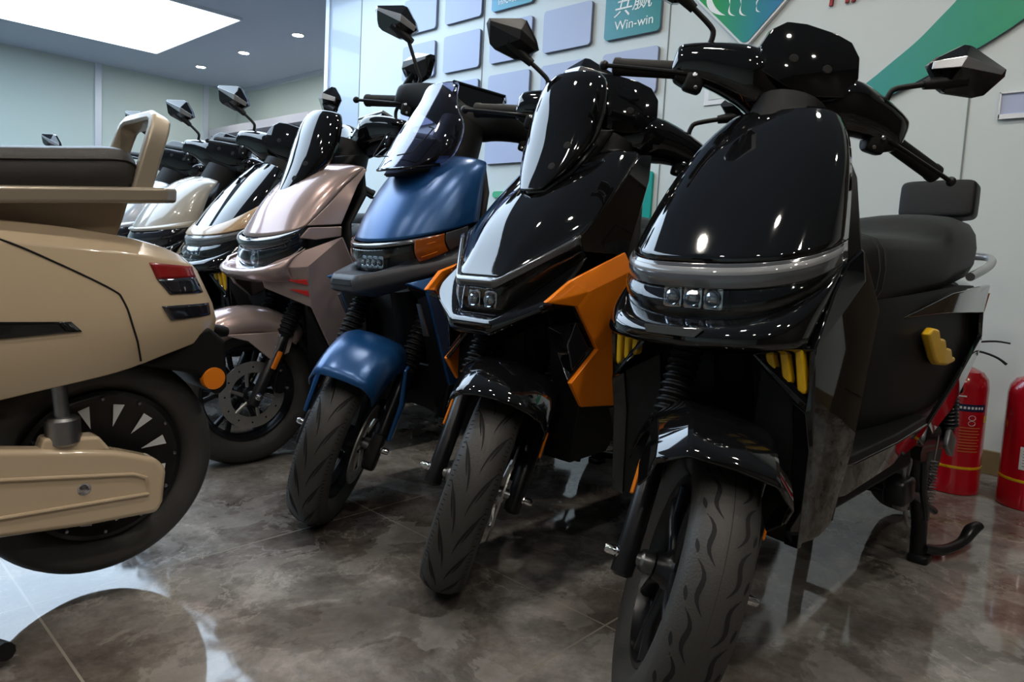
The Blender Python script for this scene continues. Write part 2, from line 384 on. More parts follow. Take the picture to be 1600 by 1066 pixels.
for ci, (y0, y1) in enumerate(cols):
    for ri, (z0, z1) in enumerate(rws):
        cy, cz = (y0+y1)/2, (z0+z1)/2
        lb = 'white rounded square wall panel, %s column from the right, %s row' % (colname[ci], rowname[ri])
        mt = 'tile'
        if (ci, ri) == (0, 1): lb = 'teal wall panel reading Win-win below two white Chinese characters'; mt = 'teal'
        if (ci, ri) == (2, 0): lb = 'light teal wall panel with partly cropped white lettering, above the scooter mirror'; mt = 'teal2'
        t = thing('wall_panel', lb, 'wall panel', (WX, cy, cz), group='rounded square panels on the wall')
        pl = [(-.001, a-cy, b-cz) for a, b in rrect(y0, y1, z0, z1, .022)]
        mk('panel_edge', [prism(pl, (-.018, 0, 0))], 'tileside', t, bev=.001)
        pl = [(-.0195, a-cy, b-cz) for a, b in rrect(y0+.001, y1-.001, z0+.001, z1-.001, .021)]
        mk('panel_face', [prism(pl, (-.003, 0, 0))], mt, t)
        if mt == 'teal':
            text_mesh('lettering', 'Win-win', .068, 'text', t, (-.0235, .105, -.075), .001)
            text_mesh('characters', '共', .115, 'text', t, (-.0235, .12, .0), .001, shear=.25)
            text_mesh('characters', '赢', .125, 'text', t, (-.0235, .005, .02), .001, shear=.2)
        if mt == 'teal2':
            text_mesh('lettering', 'Innovation', .05, 'text', t, (-.0235, .115, -.085), .001)
# diamond board
t = thing('diamond_board', 'green and blue diamond shaped board with white curves on the wall', 'logo board', (WX, 1.54, 2.0))
def rdiamond(h, r):
    out = []
    for k, (cy, cz) in enumerate(((1, 0), (0, 1), (-1, 0), (0, -1))):
        d = h-r*1.414
        for i in range(6):
            a = R(90*k-45+90*i/5); out.append((cy*d+r*math.cos(a), cz*d+r*math.sin(a)))
    return out
mk('board_edge', [prism([(-.002, a, b) for a, b in rdiamond(.285, .035)], (-.02, 0, 0))], 'wplate', t, bev=.002)
mk('board_face', [prism([(-.0225, a, b) for a, b in rdiamond(.27, .03)], (-.003, 0, 0))], 'logo', t)
def crescent(p0, p1, bow, wd, k=10):
    p0, p1 = V((p0[0], p0[1])), V((p1[0], p1[1])); d = (p1-p0); nn = V((-d.y, d.x)).normalized(); a, b = [], []
    for i in range(k+1):
        s = i/k; h = 4*s*(1-s); a.append(p0+d*s+nn*bow*h); b.append(p0+d*s+nn*(bow+wd)*h)
    pts = a+b[-2:0:-1]
    return prism([(-.026, p.x, p.y) for p in pts], (-.001, 0, 0))
mk('white_curves', [crescent((.19, .05), (.105, -.12), .03, .03), crescent((.06, -.02), (.085, -.075), .012, .008), crescent((.085, -.075), (.055, -.13), .014, .009),
                    crescent((.005, -.03), (.03, -.085), .012, .008), crescent((.03, -.085), (0, -.14), .014, .009), crescent((-.06, -.075), (-.045, -.105), .006, .006), crescent((-.045, -.105), (-.065, -.135), .007, .006)], 'text', t)
# green ribbon
t = thing('green_ribbon_board', 'long curved green ribbon board rising across the right wall', 'wall graphic', (WX, 0, 0))
up = [(1.19, 1.40), (1.032, 1.475), (.901, 1.575), (.823, 1.640), (.756, 1.711), (.698, 1.775), (.60, 1.90), (.5, 2.06), (.42, 2.25)]
lo = [(1.15, 1.31), (.952, 1.413), (.823, 1.475), (.74, 1.517), (.657, 1.558), (.58, 1.60), (.489, 1.659), (.36, 1.76), (.2, 1.93)]
up = catmull(up, 4); lo = catmull(lo, 4)
v, f = grid([[(-.018, a[0], a[1]), (-.018, b[0], b[1])] for a, b in zip(up, lo)])
v2, f2 = grid([[(-.001, a[0], a[1]), (-.001, b[0], b[1])] for a, b in zip(up, lo)])
e1 = grid([[(-.0175, a[0], a[1]), (-.001, a[0], a[1])] for a in up]); e2 = grid([[(-.0175, a[0], a[1]), (-.001, a[0], a[1])] for a in lo])
mk('ribbon', [(v, f), (v2, f2), (*e1, 1), (*e2, 1)], ['swoosh', 'tileside'], t, fix=False)
# red letters, sign, boards
t = thing('red_letters', 'red raised letters at the top edge of the wall beside the diamond board', 'lettering', (WX, 1.19, 1.838))
text_mesh('letters', 'HAN', .135, 'redtext', t, (-.008, 0, 0), .006, shear=.1)
t = thing('sign_holder', 'small white framed sign holder at the right edge of the wall', 'sign', (WX, .40, 1.36))
mk('backing', [box((-.004, 0, 0), (.008, .27, .096))], 'tile', t, bev=.002)
mk('frame', [box((-.008, 0, .045), (.014, .27, .006)), box((-.008, 0, -.04), (.014, .27, .016)), box((-.008, .132, 0), (.014, .006, .096)), box((-.008, -.132, 0), (.014, .006, .096))], 'wplate', t, bev=.001)
t = thing('sign_holder', 'white framed notice half hidden behind the black scooter handlebar', 'sign', (WX, 1.60, 1.56))
mk('frame', [box((-.004, 0, 0), (.008, .27, .16))], 'wplate', t, bev=.002)
mk('sheet', [box((-.009, -.0, .005), (.003, .22, .12))], 'wall', t)
t = thing('teal_board', 'tall teal board on the wall seen between orange and black scooters', 'wall graphic', (WX, 2.13, 1.0))
mk('board', [prism([(-.001, a-2.13, b-1.0) for a, b in rrect(1.985, 2.28, .70, 1.18, .02)], (-.018, 0, 0))], 'tealplain', t, bev=.002)
t = thing('green_bar', 'small green rounded bar on the wall between blue and orange scooters', 'wall graphic', (WX, 3.0, 1.078))
mk('board', [prism([(-.001, a-3.0, b-1.078) for a, b in rrect(2.84, 3.135, 1.058, 1.098, .019)], (-.016, 0, 0))], 'greenplain', t, bev=.002)
# cabinet against the recess wall
t = thing('shelf_cabinet', 'grey open shelf cabinet against the far recess wall', 'cabinet', (4.53, 7.9, 0))
mk('frame', [box((0, 0, 2.15), (.42, 4.2, .1)), box((0, 0, .05), (.42, 4.2, .1))]+[box((0, y, 1.1), (.42, .06, 2.0)) for y in (-2.07, -1.0, 0, 1.0, 2.07)], 'shelf', t, bev=.003)
for z in (1.6, 1.1, .6): mk('shelf', [box((0, 0, z), (.40, 4.1, .03))], 'shelf', t)
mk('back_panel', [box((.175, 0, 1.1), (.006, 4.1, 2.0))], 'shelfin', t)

# ------------------------------------------------------------------ scooters: shared parts
# local frame: x forward, y to the rider's left, z up; the front tyre stands at the origin
RAKE = R(25); AX = V((.03, 0, .235)); STP = V((-.02, 0, .235)); SAX = V((-math.sin(RAKE), 0, math.cos(RAKE)))
def steer_mat(deg):
    return Matrix.Translation(STP) @ Matrix.Rotation(R(deg), 4, SAX) @ Matrix.Translation(-STP)
def onw(c, r, a, y): return V((c[0]+r*math.cos(a), y, c[2]+r*math.sin(a)))
def tyre_prof(ro, hw, ri):
    h = ro-ri
    return [(ri, -hw*.62), (ri+h*.25, -hw*.92), (ri+h*.55, -hw), (ro-h*.22, -hw*.9), (ro-h*.08, -hw*.62), (ro-h*.015, -hw*.3), (ro, 0),
            (ro-h*.015, hw*.3), (ro-h*.08, hw*.62), (ro-h*.22, hw*.9), (ri+h*.55, hw), (ri+h*.25, hw*.92), (ri, hw*.62)]
def tread_r(ro, hw, ri, y):
    h = ro-ri; t = abs(y)/hw
    xs = [(0, ro), (.3, ro-h*.015), (.62, ro-h*.08), (.9, ro-h*.22), (1, ri+h*.55)]
    for (a, ra), (b, rb) in zip(xs, xs[1:]):
        if t <= b: return ra+(rb-ra)*(t-a)/(b-a)
    return xs[-1][1]
def tyre(root, c, xf, ro=.235, hw=.05, ri=.158, style='wave', name='front_tyre'):
    parts = [(*lathe(tyre_prof(ro, hw, ri), 72, c, (0, 1, 0), loop=True), 0)]
    def ribbon(path, wd, rib=1, lift=.0006):
        # path: list of (angle, y); strip of width wd hugging the tread
        a, b = [], []
        for i, (t, y) in enumerate(path):
            t1, y1 = path[min(i+1, len(path)-1)]; t0, y0 = path[max(i-1, 0)]
            dx, dy = (t1-t0)*ro, y1-y0; l = math.hypot(dx, dy) or 1
            nx, ny = -dy/l, dx/l; k = wd*math.sin(math.pi*(i+.35)/(len(path)-.3))
            for s, lst in ((1, a), (-1, b)):
                yy = max(-hw*.97, min(hw*.97, y+s*ny*k)); lst.append(onw(c, tread_r(ro, hw, ri, yy)+lift, t+s*nx*k/ro, yy))
        v, f = grid([[p, q] for p, q in zip(a, b)]); parts.append((v, f, rib))
    if style == 'wave':
        for k in range(22):
            t = 2*math.pi*k/22
            for sg in (1, -1):
                o = .14*(sg > 0)
                ribbon([(t+o+.30*s, sg*(.012+.022*s+.006*math.sin(s*6.28))) for s in [i/9 for i in range(10)]], .0034)
                ribbon([(t+o+.05+.08*s, sg*(.036+.004*s)) for s in [i/4 for i in range(5)]], .0026)
        ribbon([(2*math.pi*i/72, 0) for i in range(73)], .0009)
    elif style == 'sweep':
        for k in range(18):
            t = 2*math.pi*k/18
            for sg in (1, -1):
                o = .17*(sg > 0)
                ribbon([(t+o+.42*s, sg*(.006+.036*s**1.6)) for s in [i/10 for i in range(11)]], .0024)
                ribbon([(t+o+.12+.22*s, sg*(.016+.018*s)) for s in [i/6 for i in range(7)]], .0019)
                for j in range(7):
                    ribbon([(t+.045*j+.0*s, sg*(.038+.009*s)) for s in [i/3 for i in range(4)]], .0012)
    return mk(name, parts, ['rubber', 'groove'], root, xf=xf, fix=False, ang=50)
def rim(root, c, xf, spokes=6, name='front_rim', mt='steel'):
    parts = [lathe([(.158, -.033), (.150, -.034), (.146, -.022), (.140, -.012), (.140, .012), (.146, .022), (.150, .034), (.158, .033), (.154, .02), (.152, 0), (.154, -.02)], 56, c, (0, 1, 0), loop=True),
             lathe([(.136, -.008), (.139, -.010), (.139, .010), (.136, .008)], 56, c, (0, 1, 0), loop=True),
             lathe([(.0, -.045), (.022, -.045), (.026, -.03), (.036, -.02), (.036, .02), (.026, .03), (.022, .045), (0, .045)], 28, c)]
    for k in range(spokes):
        for d in (-.11, .11):
            a = 2*math.pi*k/spokes
            parts.append(tube([onw(c, .03, a+d*2.2, -.012), onw(c, .09, a+d, -.022), onw(c, .145, a+d*1.6, -.018)], [.012, .010, .013], 10, flat=.8))
    return mk(name, parts, mt, root, xf=xf)
def fender(root, xf, sec, a0, a1, mt, taper=None, n=18, name='front_fender', bev=0, ang=30):
    rows = []
    for i in range(n+1):
        s = i/n; a = R(a0+(a1-a0)*s); sc = taper(s) if taper else 1
        rows.append([onw(AX, r, a, y*sc) for y, r in sec])
    v, f = grid(rows); f = [tuple(reversed(t)) for t in f]
    return mk(name, [(v, f)], mt, root, xf=xf, sol=.004, fix=False, ang=ang)
def fork(root, xf, mt='steel', refl='amber', side_refl=True, disc=True, shaft='steel', top=.50, cover=None):
    for sg in (-1, 1):
        y = .092*sg; b = AX+V((0, y, 0)); P = lambda s, dy=0: b+SAX*s+V((0, dy, 0))
        mk('fork_leg', [tube([P(-.035), P(-.03), P(.20), P(.205)], [.012, .019, .019, .016], 16), tube([P(.2), P(top+.02)], .013, 12)], [mt], root, xf=xf)
        prof = [(.017, .205)]
        k = 17
        for i in range(k):
            h = .215+(top-.25)*i/k
            prof += [(.0225, h), (.0285, h+.005), (.0285, h+.008), (.0225, h+.0125)]
        prof += [(.017, h+.02)]
        mk('fork_bellows', [lathe(prof, 20, b, SAX)], 'matte', root, xf=xf, ang=20)
        mk('axle_nut', [lathe([(0, .030*sg), (.006, .030*sg), (.0085, .024*sg), (.0085, .012*sg), (.012, .010*sg), (.012, 0), (0, 0)], 12, b+V((0, .008*sg, 0)), (0, 1, 0))], 'chrome', root, xf=xf)
        if side_refl:
            q = P(.125, .0205*sg)+V((-.004, 0, 0))
            mk('side_reflector', [(*tube([q-SAX*.03, q-SAX*.028, q+SAX*.028, q+SAX*.03], [.006, .009, .009, .006], 12, flat=.45, up=(0, 1, 0)), 0)], refl, root, xf=xf)
    mk('front_axle', [lathe([(0, -.092), (.012, -.092), (.012, .092), (0, .092)], 16, AX), lathe([(.016, -.07), (.019, -.066), (.019, -.048), (.016, -.045)], 16, AX)], 'alu', root, xf=xf)
    if disc:
        parts = [lathe([(.072, .060), (.108, .060), (.108, .064), (.072, .064)], 48, AX, loop=True)]
        parts += [tube([onw(AX, .03, a, .055), onw(AX, .078, a+.25, .061)], .006, 6) for a in [2*math.pi*k/6 for k in range(6)]]
        hl = [(*lathe([(0, .0645), (.0032, .0645)], 8, onw((AX.x, 0, AX.z), .09, 2*math.pi*k/12, 0)), 1) for k in range(12)]
        mk('brake_disc', [(*p, 0) for p in parts]+hl, ['disc', 'dark'], root, xf=xf)
        c = onw(AX, .1, R(150), .07)
        mk('brake_caliper', [blob(c, (.06, .05, .1), .4, rot=(0, 20, 0))], 'dark', root, xf=xf)
        mk('brake_hose', [tube([c+V((0, .02, -.04)), c+V((.03, .03, -.03)), c+V((-.0, .035, .1)), c+V((-.06, .03, .28)), c+V((-.10, .02, .42))], .0035, 8, smooth=5)], 'dark', root, xf=xf)
        mk('caliper_bolt', [lathe([(0, .034), (.008, .032), (.008, 0)], 10, c+V((.012*i, 0, .03*i))) for i in (-1, 1)], 'chrome', root, xf=xf)
def mirror(root, xf, sg, accent='silver', dz=0, mz=0):
    def P(x, y, z): return V((x, y*sg, z+dz+(mz if z > 1.17 else 0)))
    ol = [(.240, 1.226), (.252, 1.246), (.290, 1.284), (.305, 1.286), (.386, 1.264), (.389, 1.250), (.366, 1.204), (.352, 1.196), (.292, 1.186), (.280, 1.190)]
    n = len(ol); back = [P(-.462, y, z) for y, z in ol]; mid = [P(-.444, y, z) for y, z in ol]
    cy, cz = .312, 1.235
    up = [P(-.438, .244, 1.234), P(-.405, .289, 1.253), P(-.432, .378, 1.257)]; lo = [P(-.438, .247, 1.219), P(-.403, .284, 1.230), P(-.432, .376, 1.248)]
    v = back+mid+up+lo; u0, u1, u2, l0, l1, l2 = range(2*n, 2*n+6); m_ = lambda i: n+i
    f = [tuple(range(n))]+[(i, (i+1) % n, n+(i+1) % n, n+i) for i in range(n)]
    f += [(m_(0), m_(1), u0), (m_(1), m_(2), u1, u0), (m_(2), m_(3), u1), (m_(3), m_(4), u2, u1), (m_(4), m_(5), u2), (m_(5), m_(6), l2), (m_(6), m_(7), l1, l2), (m_(7), m_(8), l1), (m_(8), m_(9), l1),
          (m_(9), m_(0), l0, l1), (m_(0), u0, l0), (m_(5), l2, u2), (u0, l0, l1, u1), (u1, l1, l2, u2)]
    mo = mk('mirror', [(v, f)], 'gloss' if accent else 'matte', root, xf=xf, bev=.0015, ang=20)
    gl = [P(-.4635, cy+(y-cy)*.93, cz+(z-cz)*.93) for y, z in ol]
    mk('mirror_glass', [prism(gl, (-.002, 0, 0))], 'mirror', mo, xf=xf)
    if accent:
        bv = [p+V((.0015, 0, 0)) for p in up+lo]
        bv += [p-V((.006, 0, 0)) for p in up+lo]
        bf = [(0, 3, 4, 1), (1, 4, 5, 2), (6, 7, 10, 9), (7, 8, 11, 10), (0, 1, 7, 6), (1, 2, 8, 7), (3, 9, 10, 4), (4, 10, 11, 5), (0, 6, 9, 3), (2, 5, 11, 8)]
        mk('mirror_accent', [(bv, bf)], accent, mo, xf=xf, bev=.001, ang=15)
    if not accent:
        for k in range(8):
            t_ = k/8; mk('mirror_rib', [tube([m2.lerp(m1, t_)+V((.003, 0, 0)) for m1, m2 in ((v[u0], v[m_(2)]), (v[u0], v[m_(1)]))][::1], .0009, 6)], 'matte', mo, xf=xf)
    mk('mirror_stem', [tube([P(-.44, .190, 1.095), P(-.44, .190, 1.128), P(-.44, .190, 1.13)], [.013, .011, .007], 14), tube([P(-.44, .190, 1.125), P(-.44, .190, 1.150), P(-.44, .202, 1.166), P(-.44, .262, 1.195)], .0058, 12, smooth=4),
                       tube([P(-.44, .245, 1.187), P(-.438, .285, 1.205), P(-.436, .315, 1.222)], [.010, .014, .018], 12)], 'matte', mo, xf=xf)
def bars(root, xf, paint='gloss', dz=0, accent='silver', face=True, dash=False, mirrors=(1, -1), cowl=True, mz=0, rim_mt='silver'):
    D = V((0, 0, dz))
    for sg in (-1, 1):
        a, b = V((-.452, .225*sg, 1.068+dz)), V((-.49, .362*sg, 1.038+dz)); d = b-a
        g = mk('handlebar_grip', [tube([a, a+d*.02, a+d*.05, a+d*.08, a+d*.9, a+d*.92, a+d*1.0, a+d*1.02], [.025, .025, .0245, .0185, .0185, .020, .020, .015], 20)], 'matte', root, xf=xf, ang=40)
        mk('brake_lever', [tube([(-.415, .205*sg, 1.06+dz), (-.418, .25*sg, 1.052+dz), (-.44, .31*sg, 1.043+dz), (-.455, .378*sg, 1.03+dz)], [.009, .007, .0065, .007], 10, smooth=4, flat=.7),
                           blob((-.457, .384*sg, 1.029+dz), (.021, .021, .021), 1)], 'steel' if dz == 0 else 'matte', root, xf=xf)
        mk('switch_housing', [blob((-.446, .205*sg, 1.07+dz), (.07, .055, .07), .35, rot=(12*sg, 0, 0)), blob((-.42, .195*sg, 1.045+dz), (.04, .04, .04), .4)], 'matte', root, xf=xf)
        mk('housing_screw', [lathe([(0, .034), (.005, .033), (.006, .02)], 10, (-.43, .2*sg, 1.05+dz), (.9, 0, .25)), lathe([(0, .034), (.004, .033), (.005, .02)], 10, (-.43, .19*sg, 1.032+dz), (.9, 0, .1))], 'chrome', root, xf=xf)
        if sg in mirrors: mirror(root, xf, sg, accent, dz, mz)
    if cowl:
        # winged handlebar cover: sections from right tip to left tip
        sec = [(-.248, -.447, 1.078, .012, .022), (-.24, -.445, 1.08, .032, .036), (-.17, -.43, 1.092, .045, .046), (-.1, -.412, 1.088, .056, .058), (-.05, -.412, 1.068, .052, .056), (0, -.415, 1.058, .050, .050)]
        sec = sec+[(-a, *r) for a, *r in sec[-2::-1]]
        rows = []
        for y, x, z, a, b in catmull(sec, 3):
            rows.append([V((x+a*math.copysign(abs(math.cos(t))**.7, math.cos(t)), y, z+dz+b*math.copysign(abs(math.sin(t))**.7, math.sin(t)))) for t in [2*math.pi*k/20 for k in range(20)]])
        v, f = grid(rows, cv=True); f += [tuple(reversed(range(20))), tuple(range(len(v)-20, len(v)))]
        mk('handlebar_cover', [(v, f)], paint, root, xf=xf, ang=60)
        mk('steering_neck', [tube([(-.33, 0, .93), (-.375, 0, 1.05+dz)], [.085, .07], 20)], 'dark', root, xf=xf)
    if face:
        pl = [(-.066, 1.205), (-.03, 1.211), (.03, 1.211), (.066, 1.205), (.09, 1.182), (.101, 1.142), (.086, 1.098), (.03, 1.080), (-.03, 1.080), (-.086, 1.098), (-.101, 1.142), (-.09, 1.182)]
        fx = lambda z: -.335-.28*(z-1.07)
        front = [V((fx(z)-.12*abs(y)-.003, y, z+dz)) for y, z in pl]; rear = [V((fx(z)-.075, y*.9, 1.12+(z-1.12)*.88+dz)) for y, z in pl]
        mid = [V((fx(z)-.022-.12*abs(y), y*1.02, z+dz)) for y, z in pl]; inn = [V((fx(1.14+(z-1.14)*.6)-.06*abs(y*.6)+.001, y*.6, 1.14+(z-1.14)*.6+dz)) for y, z in pl]
        n = len(pl); v = inn+front+mid+rear
        f = [tuple(range(n))]+[(n*k+i, n*k+(i+1) % n, n*k+n+(i+1) % n, n*k+n+i) for k in (0, 1, 2) for i in range(n)]+[tuple(range(3*n, 4*n))]
        fc = mk('instrument_cowl', [(v, f)], 'gloss', root, xf=xf, bev=.003, seg=3, ang=40)
        for y in (-.034, .034):
            mk('screw_hole', [lathe([(0, .0), (.0075, .0), (.0095, -.002), (.0095, -.012)], 16, (fx(1.137)+.0005, y, 1.137+dz), (1, 0, .28))], 'groove', fc, xf=xf)
    if dash:
        mk('dash_display', [prism([(-.43, -.084, 1.105+dz), (-.43, .084, 1.105+dz), (-.452, .084, 1.170+dz), (-.452, -.084, 1.170+dz)], (-.035, 0, -.012))], 'gloss', root, xf=xf, bev=.006)
        mk('dash_rim', [tube([(-.452, -.086, 1.171+dz), (-.452, .086, 1.171+dz), (-.488, .086, 1.158+dz), (-.488, -.086, 1.158+dz), (-.452, -.086, 1.171+dz)], .0045, 8)], rim_mt, root, xf=xf)

def rear(root, paint, seat='leather', fin=None, backrest=True, stand=True, tailmt='redlens', skirt=None):
    """seat, battery box, foot board, tail, rear wheel and centre stand"""
    c = V((-1.33, 0, .252)); I4 = Matrix.Identity(4)
    tyre(root, c, I4, .232, .055, .15, 'plain', 'rear_tyre')
    mk('rear_hub', [lathe([(0, -.05), (.06, -.05), (.13, -.035), (.152, -.03), (.152, .03), (.13, .035), (.06, .05), (0, .05)], 40, c)], 'steel', root)
    # foot board with a glossy skirt
    fb = [(-.20, .185), (-.26, .2), (-.5, .2), (-.75, .188), (-.78, .17)]
    pl = [V((x, y, .415)) for x, y in fb]+[V((x, -y, .415)) for x, y in reversed(fb)]
    mk('foot_board', [prism(pl, (0, 0, -.025))], 'matte', root, bev=.006)
    sk = [[(x, y*1.02, .40), (x-.01, y*.94, .335+.0*(x)+max(0, -x-.3)*.04)] for x, y in fb]
    v, f = grid(sk); both('side_skirt', (v, f), skirt or 'gloss', root, sol=.01, bev=.003)
    mk('belly_pan', [prism([(-.2, -.15, .39), (-.78, -.15, .39), (-.74, -.13, .30), (-.24, -.13, .30)], (0, .30, 0))], 'dark', root, bev=.01)
    # battery box below the seat
    st = [(-.40, .10, .40, .66), (-.43, .135, .40, .675), (-.6, .16, .40, .685), (-.9, .168, .40, .70), (-1.15, .162, .44, .71), (-1.32, .155, .50, .71), (-1.5, .10, .55, .70)]
    rows = []
    for x, y, z0, z1 in catmull(st, 4):
        rows.append([V((x, a*y, z0+(z1-z0)*b)) for a, b in ((-.9, 0), (-1, .12), (-1, .8), (-.9, 1), (0, 1), (.9, 1), (1, .8), (1, .12), (.9, 0), (0, 0))])
    v, f = grid(rows, cv=True); f += [tuple(reversed(range(10))), tuple(range(len(v)-10, len(v)))]
    mk('battery_box', [(v, f)], 'matte', root, ang=50)
    # seat
    st = [(-.385, .085, .70, .755, .0), (-.40, .115, .675, .785, .0), (-.46, .145, .665, .805, .01), (-.6, .158, .668, .812, .012), (-.8, .165, .68, .815, .015), (-.93, .165, .69, .83, .018), (-1.02, .16, .70, .868, .02), (-1.2, .15, .72, .885, .02), (-1.34, .135, .735, .882, .016), (-1.40, .11, .76, .868, .01), (-1.42, .08, .79, .84, .0)]
    rows = []
    sc = ((-.55, 0), (-.86, .04), (-.97, .25), (-1, .55), (-.96, .82), (-.86, .95), (-.6, 1.0), (-.3, 1.0), (0, 1), (.3, 1), (.6, 1), (.86, .95), (.96, .82), (1, .55), (.97, .25), (.86, .04), (.55, 0), (0, 0))
    for x, y, z0, z1, cr_ in catmull(st, 5):
        rows.append([V((x, a*y, z0+(z1-z0)*b+(cr_*(1-a*a) if b > .9 else 0))) for a, b in sc])
    n = len(sc); v, f = grid(rows, cv=True); f += [tuple(reversed(range(n))), tuple(range(len(v)-n, len(v)))]
    se = mk('seat', [(v, f)], seat, root, ang=60)
    def seatpt(i, j, d=.001):
        a = rows[i][j]; cc = sum(rows[i], V())/n; return a+(a-cc).normalized()*d
    for i0 in (11, 12, 46):
        mk('seat_seam', [tube([seatpt(i0, j, .0003) for j in range(1, 16)], .0008, 6)], 'stitch', se)
    mk('seat_ribs', [tube([seatpt(i, 8, .0004)+(seatpt(i, j, .0004)-seatpt(i, 8, .0004))*q for i in range(15+int(q*7), 40-int(q*7))], .0009, 6) for j in (5, 11) for q in (.1, .25, .4, .55, .7, .85)], 'stitch', se)
    # tail and rear sides
    V_ = [(-.62, .160, .640), (-.9, .188, .694), (-1.22, .198, .715), (-1.5, .135, .71), (-1.56, .095, .60), (-1.42, .15, .52), (-1.0, .182, .40), (-.76, .183, .345), (-.72, .184, .368), (-1.0, .184, .465), (-1.22, .190, .575), (-1.20, .192, .64), (-.9, .178, .645)]
    panels('rear_side_panel', V_, [(0, 1, 12), (1, 2, 11, 12), (2, 3, 4, 11), (11, 4, 5, 10), (10, 5, 6, 9), (9, 6, 7, 8)], paint, root, th=.012, bev=.003)
    st = [(-1.2, .14, .58, .72), (-1.4, .13, .56, .735), (-1.52, .105, .57, .725), (-1.58, .075, .60, .70), (-1.6, .04, .63, .68)]
    rows = [[V((x, a*y, (z0+z1)/2+b*(z1-z0)/2)) for a, b in [(math.copysign(abs(math.cos(t))**.6, math.cos(t)), math.copysign(abs(math.sin(t))**.6, math.sin(t))) for t in [2*math.pi*k/20 for k in range(20)]]] for x, y, z0, z1 in catmull(st, 3)]
    v, f = grid(rows, cv=True); f += [tuple(reversed(range(20))), tuple(range(len(v)-20, len(v)))]
    mk('tail_cover', [(v, f)], paint, root, ang=60)
    mk('tail_lamp', [blob((-1.575, 0, .64), (.08, .16, .05), .4)], tailmt, root)
    mk('rear_mudguard', [prism([(-1.36, -.07, .56), (-1.55, -.07, .56), (-1.66, -.06, .36), (-1.64, -.06, .35), (-1.5, -.065, .50)], (0, .13, 0))], 'dark', root, bev=.006)
    mk('swing_arm', [tube([(-.82, s*.095, .30), (-1.33, s*.095, .252)], .022, 12) for s in (-1, 1)]+[tube([(-.84, -.1, .30), (-.84, .1, .30)], .02, 12)], 'steel', root)
    for s in (-1, 1):
        mk('rear_shock', [tube([(-1.28, s*.118, .27), (-1.18, s*.118, .56)], .016, 12), lathe([(.018, .03)]+[(q, .04+.012*i+j) for i in range(16) for q, j in ((.02, 0), (.028, .006))], 16, (-1.28, s*.118, .27), (.1, 0, .29))], 'steel', root, ang=20)
    # grab rail
    hb = [(-1.22, .15, .735), (-1.42, .15, .765), (-1.54, .135, .79), (-1.575, .09, .80), (-1.575, -.09, .80), (-1.54, -.135, .79), (-1.42, -.15, .765), (-1.22, -.15, .735)]
    mk('grab_rail', [tube(hb, .012, 12, smooth=4, flat=1)], 'silver', root)
    if backrest:
        b = mk('backrest', [blob((-1.50, -.012, .97), (.075, .212, .12), .26, 28, 16, rot=(0, -8, 0))], 'leather', root)
        mk('backrest_bracket', [tube([(-1.515, s*.045, .955), (-1.52, s*.045, .86), (-1.46, s*.045, .78)], .009, 10, smooth=3) for s in (-1, 1)], 'steel', b)
    if fin:
        pf = [(-.700, .172, .606), (-.735, .172, .618), (-.785, .172, .613), (-.80, .172, .592), (-.845, .172, .588), (-.86, .172, .566), (-.905, .172, .562), (-.92, .172, .542), (-.95, .172, .538), (-.945, .172, .525), (-.88, .172, .522), (-.80, .172, .530), (-.77, .172, .545)]
        both('rear_fin', prism([V(p) for p in pf], (0, .02, 0)), fin, root, bev=.007, seg=3)
    if stand:
        P = lambda *a: V(a)
        s = mk('centre_stand', [tube([(-.90, y*.13, .30), (-.93, y*.135, .2), (-.965, y*.14, .10), (-.97, y*.14, .016)], [.017, .017, .019, .019], 14) for y in (-1, 1)]
               + [tube([(-.9, -.15, .295), (-.9, .15, .295)], .018, 12), tube([(-.95, -.14, .17), (-.95, .14, .17)], .012, 12)]
               + [blob((-.972, y*.145, .012), (.055, .05, .024), .4) for y in (-1, 1)], 'steel', root)
        mk('stand_tang', [tube([(-.965, .15, .04), (-1.03, .18, .025), (-1.12, .205, .03), (-1.17, .215, .055), (-1.205, .225, .062)], [.018, .016, .014, .018, .014], 12, smooth=4, flat=.8)], 'steel', s)
        mk('stand_spring', [tube([V((-.99+.0*i, .155+.009*math.cos(i*1.2), .145+i*.0016))+V((.009*math.sin(i*1.2), 0, 0)) for i in range(76)], .0018, 6), tube([(-.99, .155, .265), (-.992, .16, .33)], .0022, 6)], 'spring', s)
        mk('side_stand_bracket', [tube([(-.72, .16, .25), (-.99, .165, .135)], .009, 10), blob((-.73, .15, .24), (.09, .05, .06), .35), tube([(-.75, .19, .31), (-.765, .19, .24), (-.80, .19, .19), (-.83, .185, .16)], .008, 8, smooth=3)], 'steel', root)
        mk('stand_lever', [tube([(-.80, .135, .205), (-.99, .15, .175)], .009, 10), tube([(-.77, .15, .25), (-.76, .16, .30), (-.745, .16, .31), (-.735, .155, .27), (-.80, .15, .16), (-.83, .15, .13)], .005, 8, smooth=3), blob((-.79, .14, .2), (.05, .03, .045), .5)], 'alu', root)
        mk('foot_peg', [blob((-.9, .205, .335), (.075, .014, .05), .4, rot=(0, -30, 0))], 'alu', root)
        mk('foot_peg', [blob((-.9, -.205, .335), (.075, .014, .05), .4, rot=(0, -30, 0))], 'alu', root)
def leg_back(root, pts):
    """inner face of the leg shield, facing the rider"""
    rows = [[V((x-.012-.05*math.cos(t*math.pi/2)*0, y*t, z)) for t in (-1, -.6, -.2, .2, .6, 1)] for x, y, z in pts]
    mk('inner_leg_shield', [grid(rows)], 'matte', root, sol=.01, fix=False)
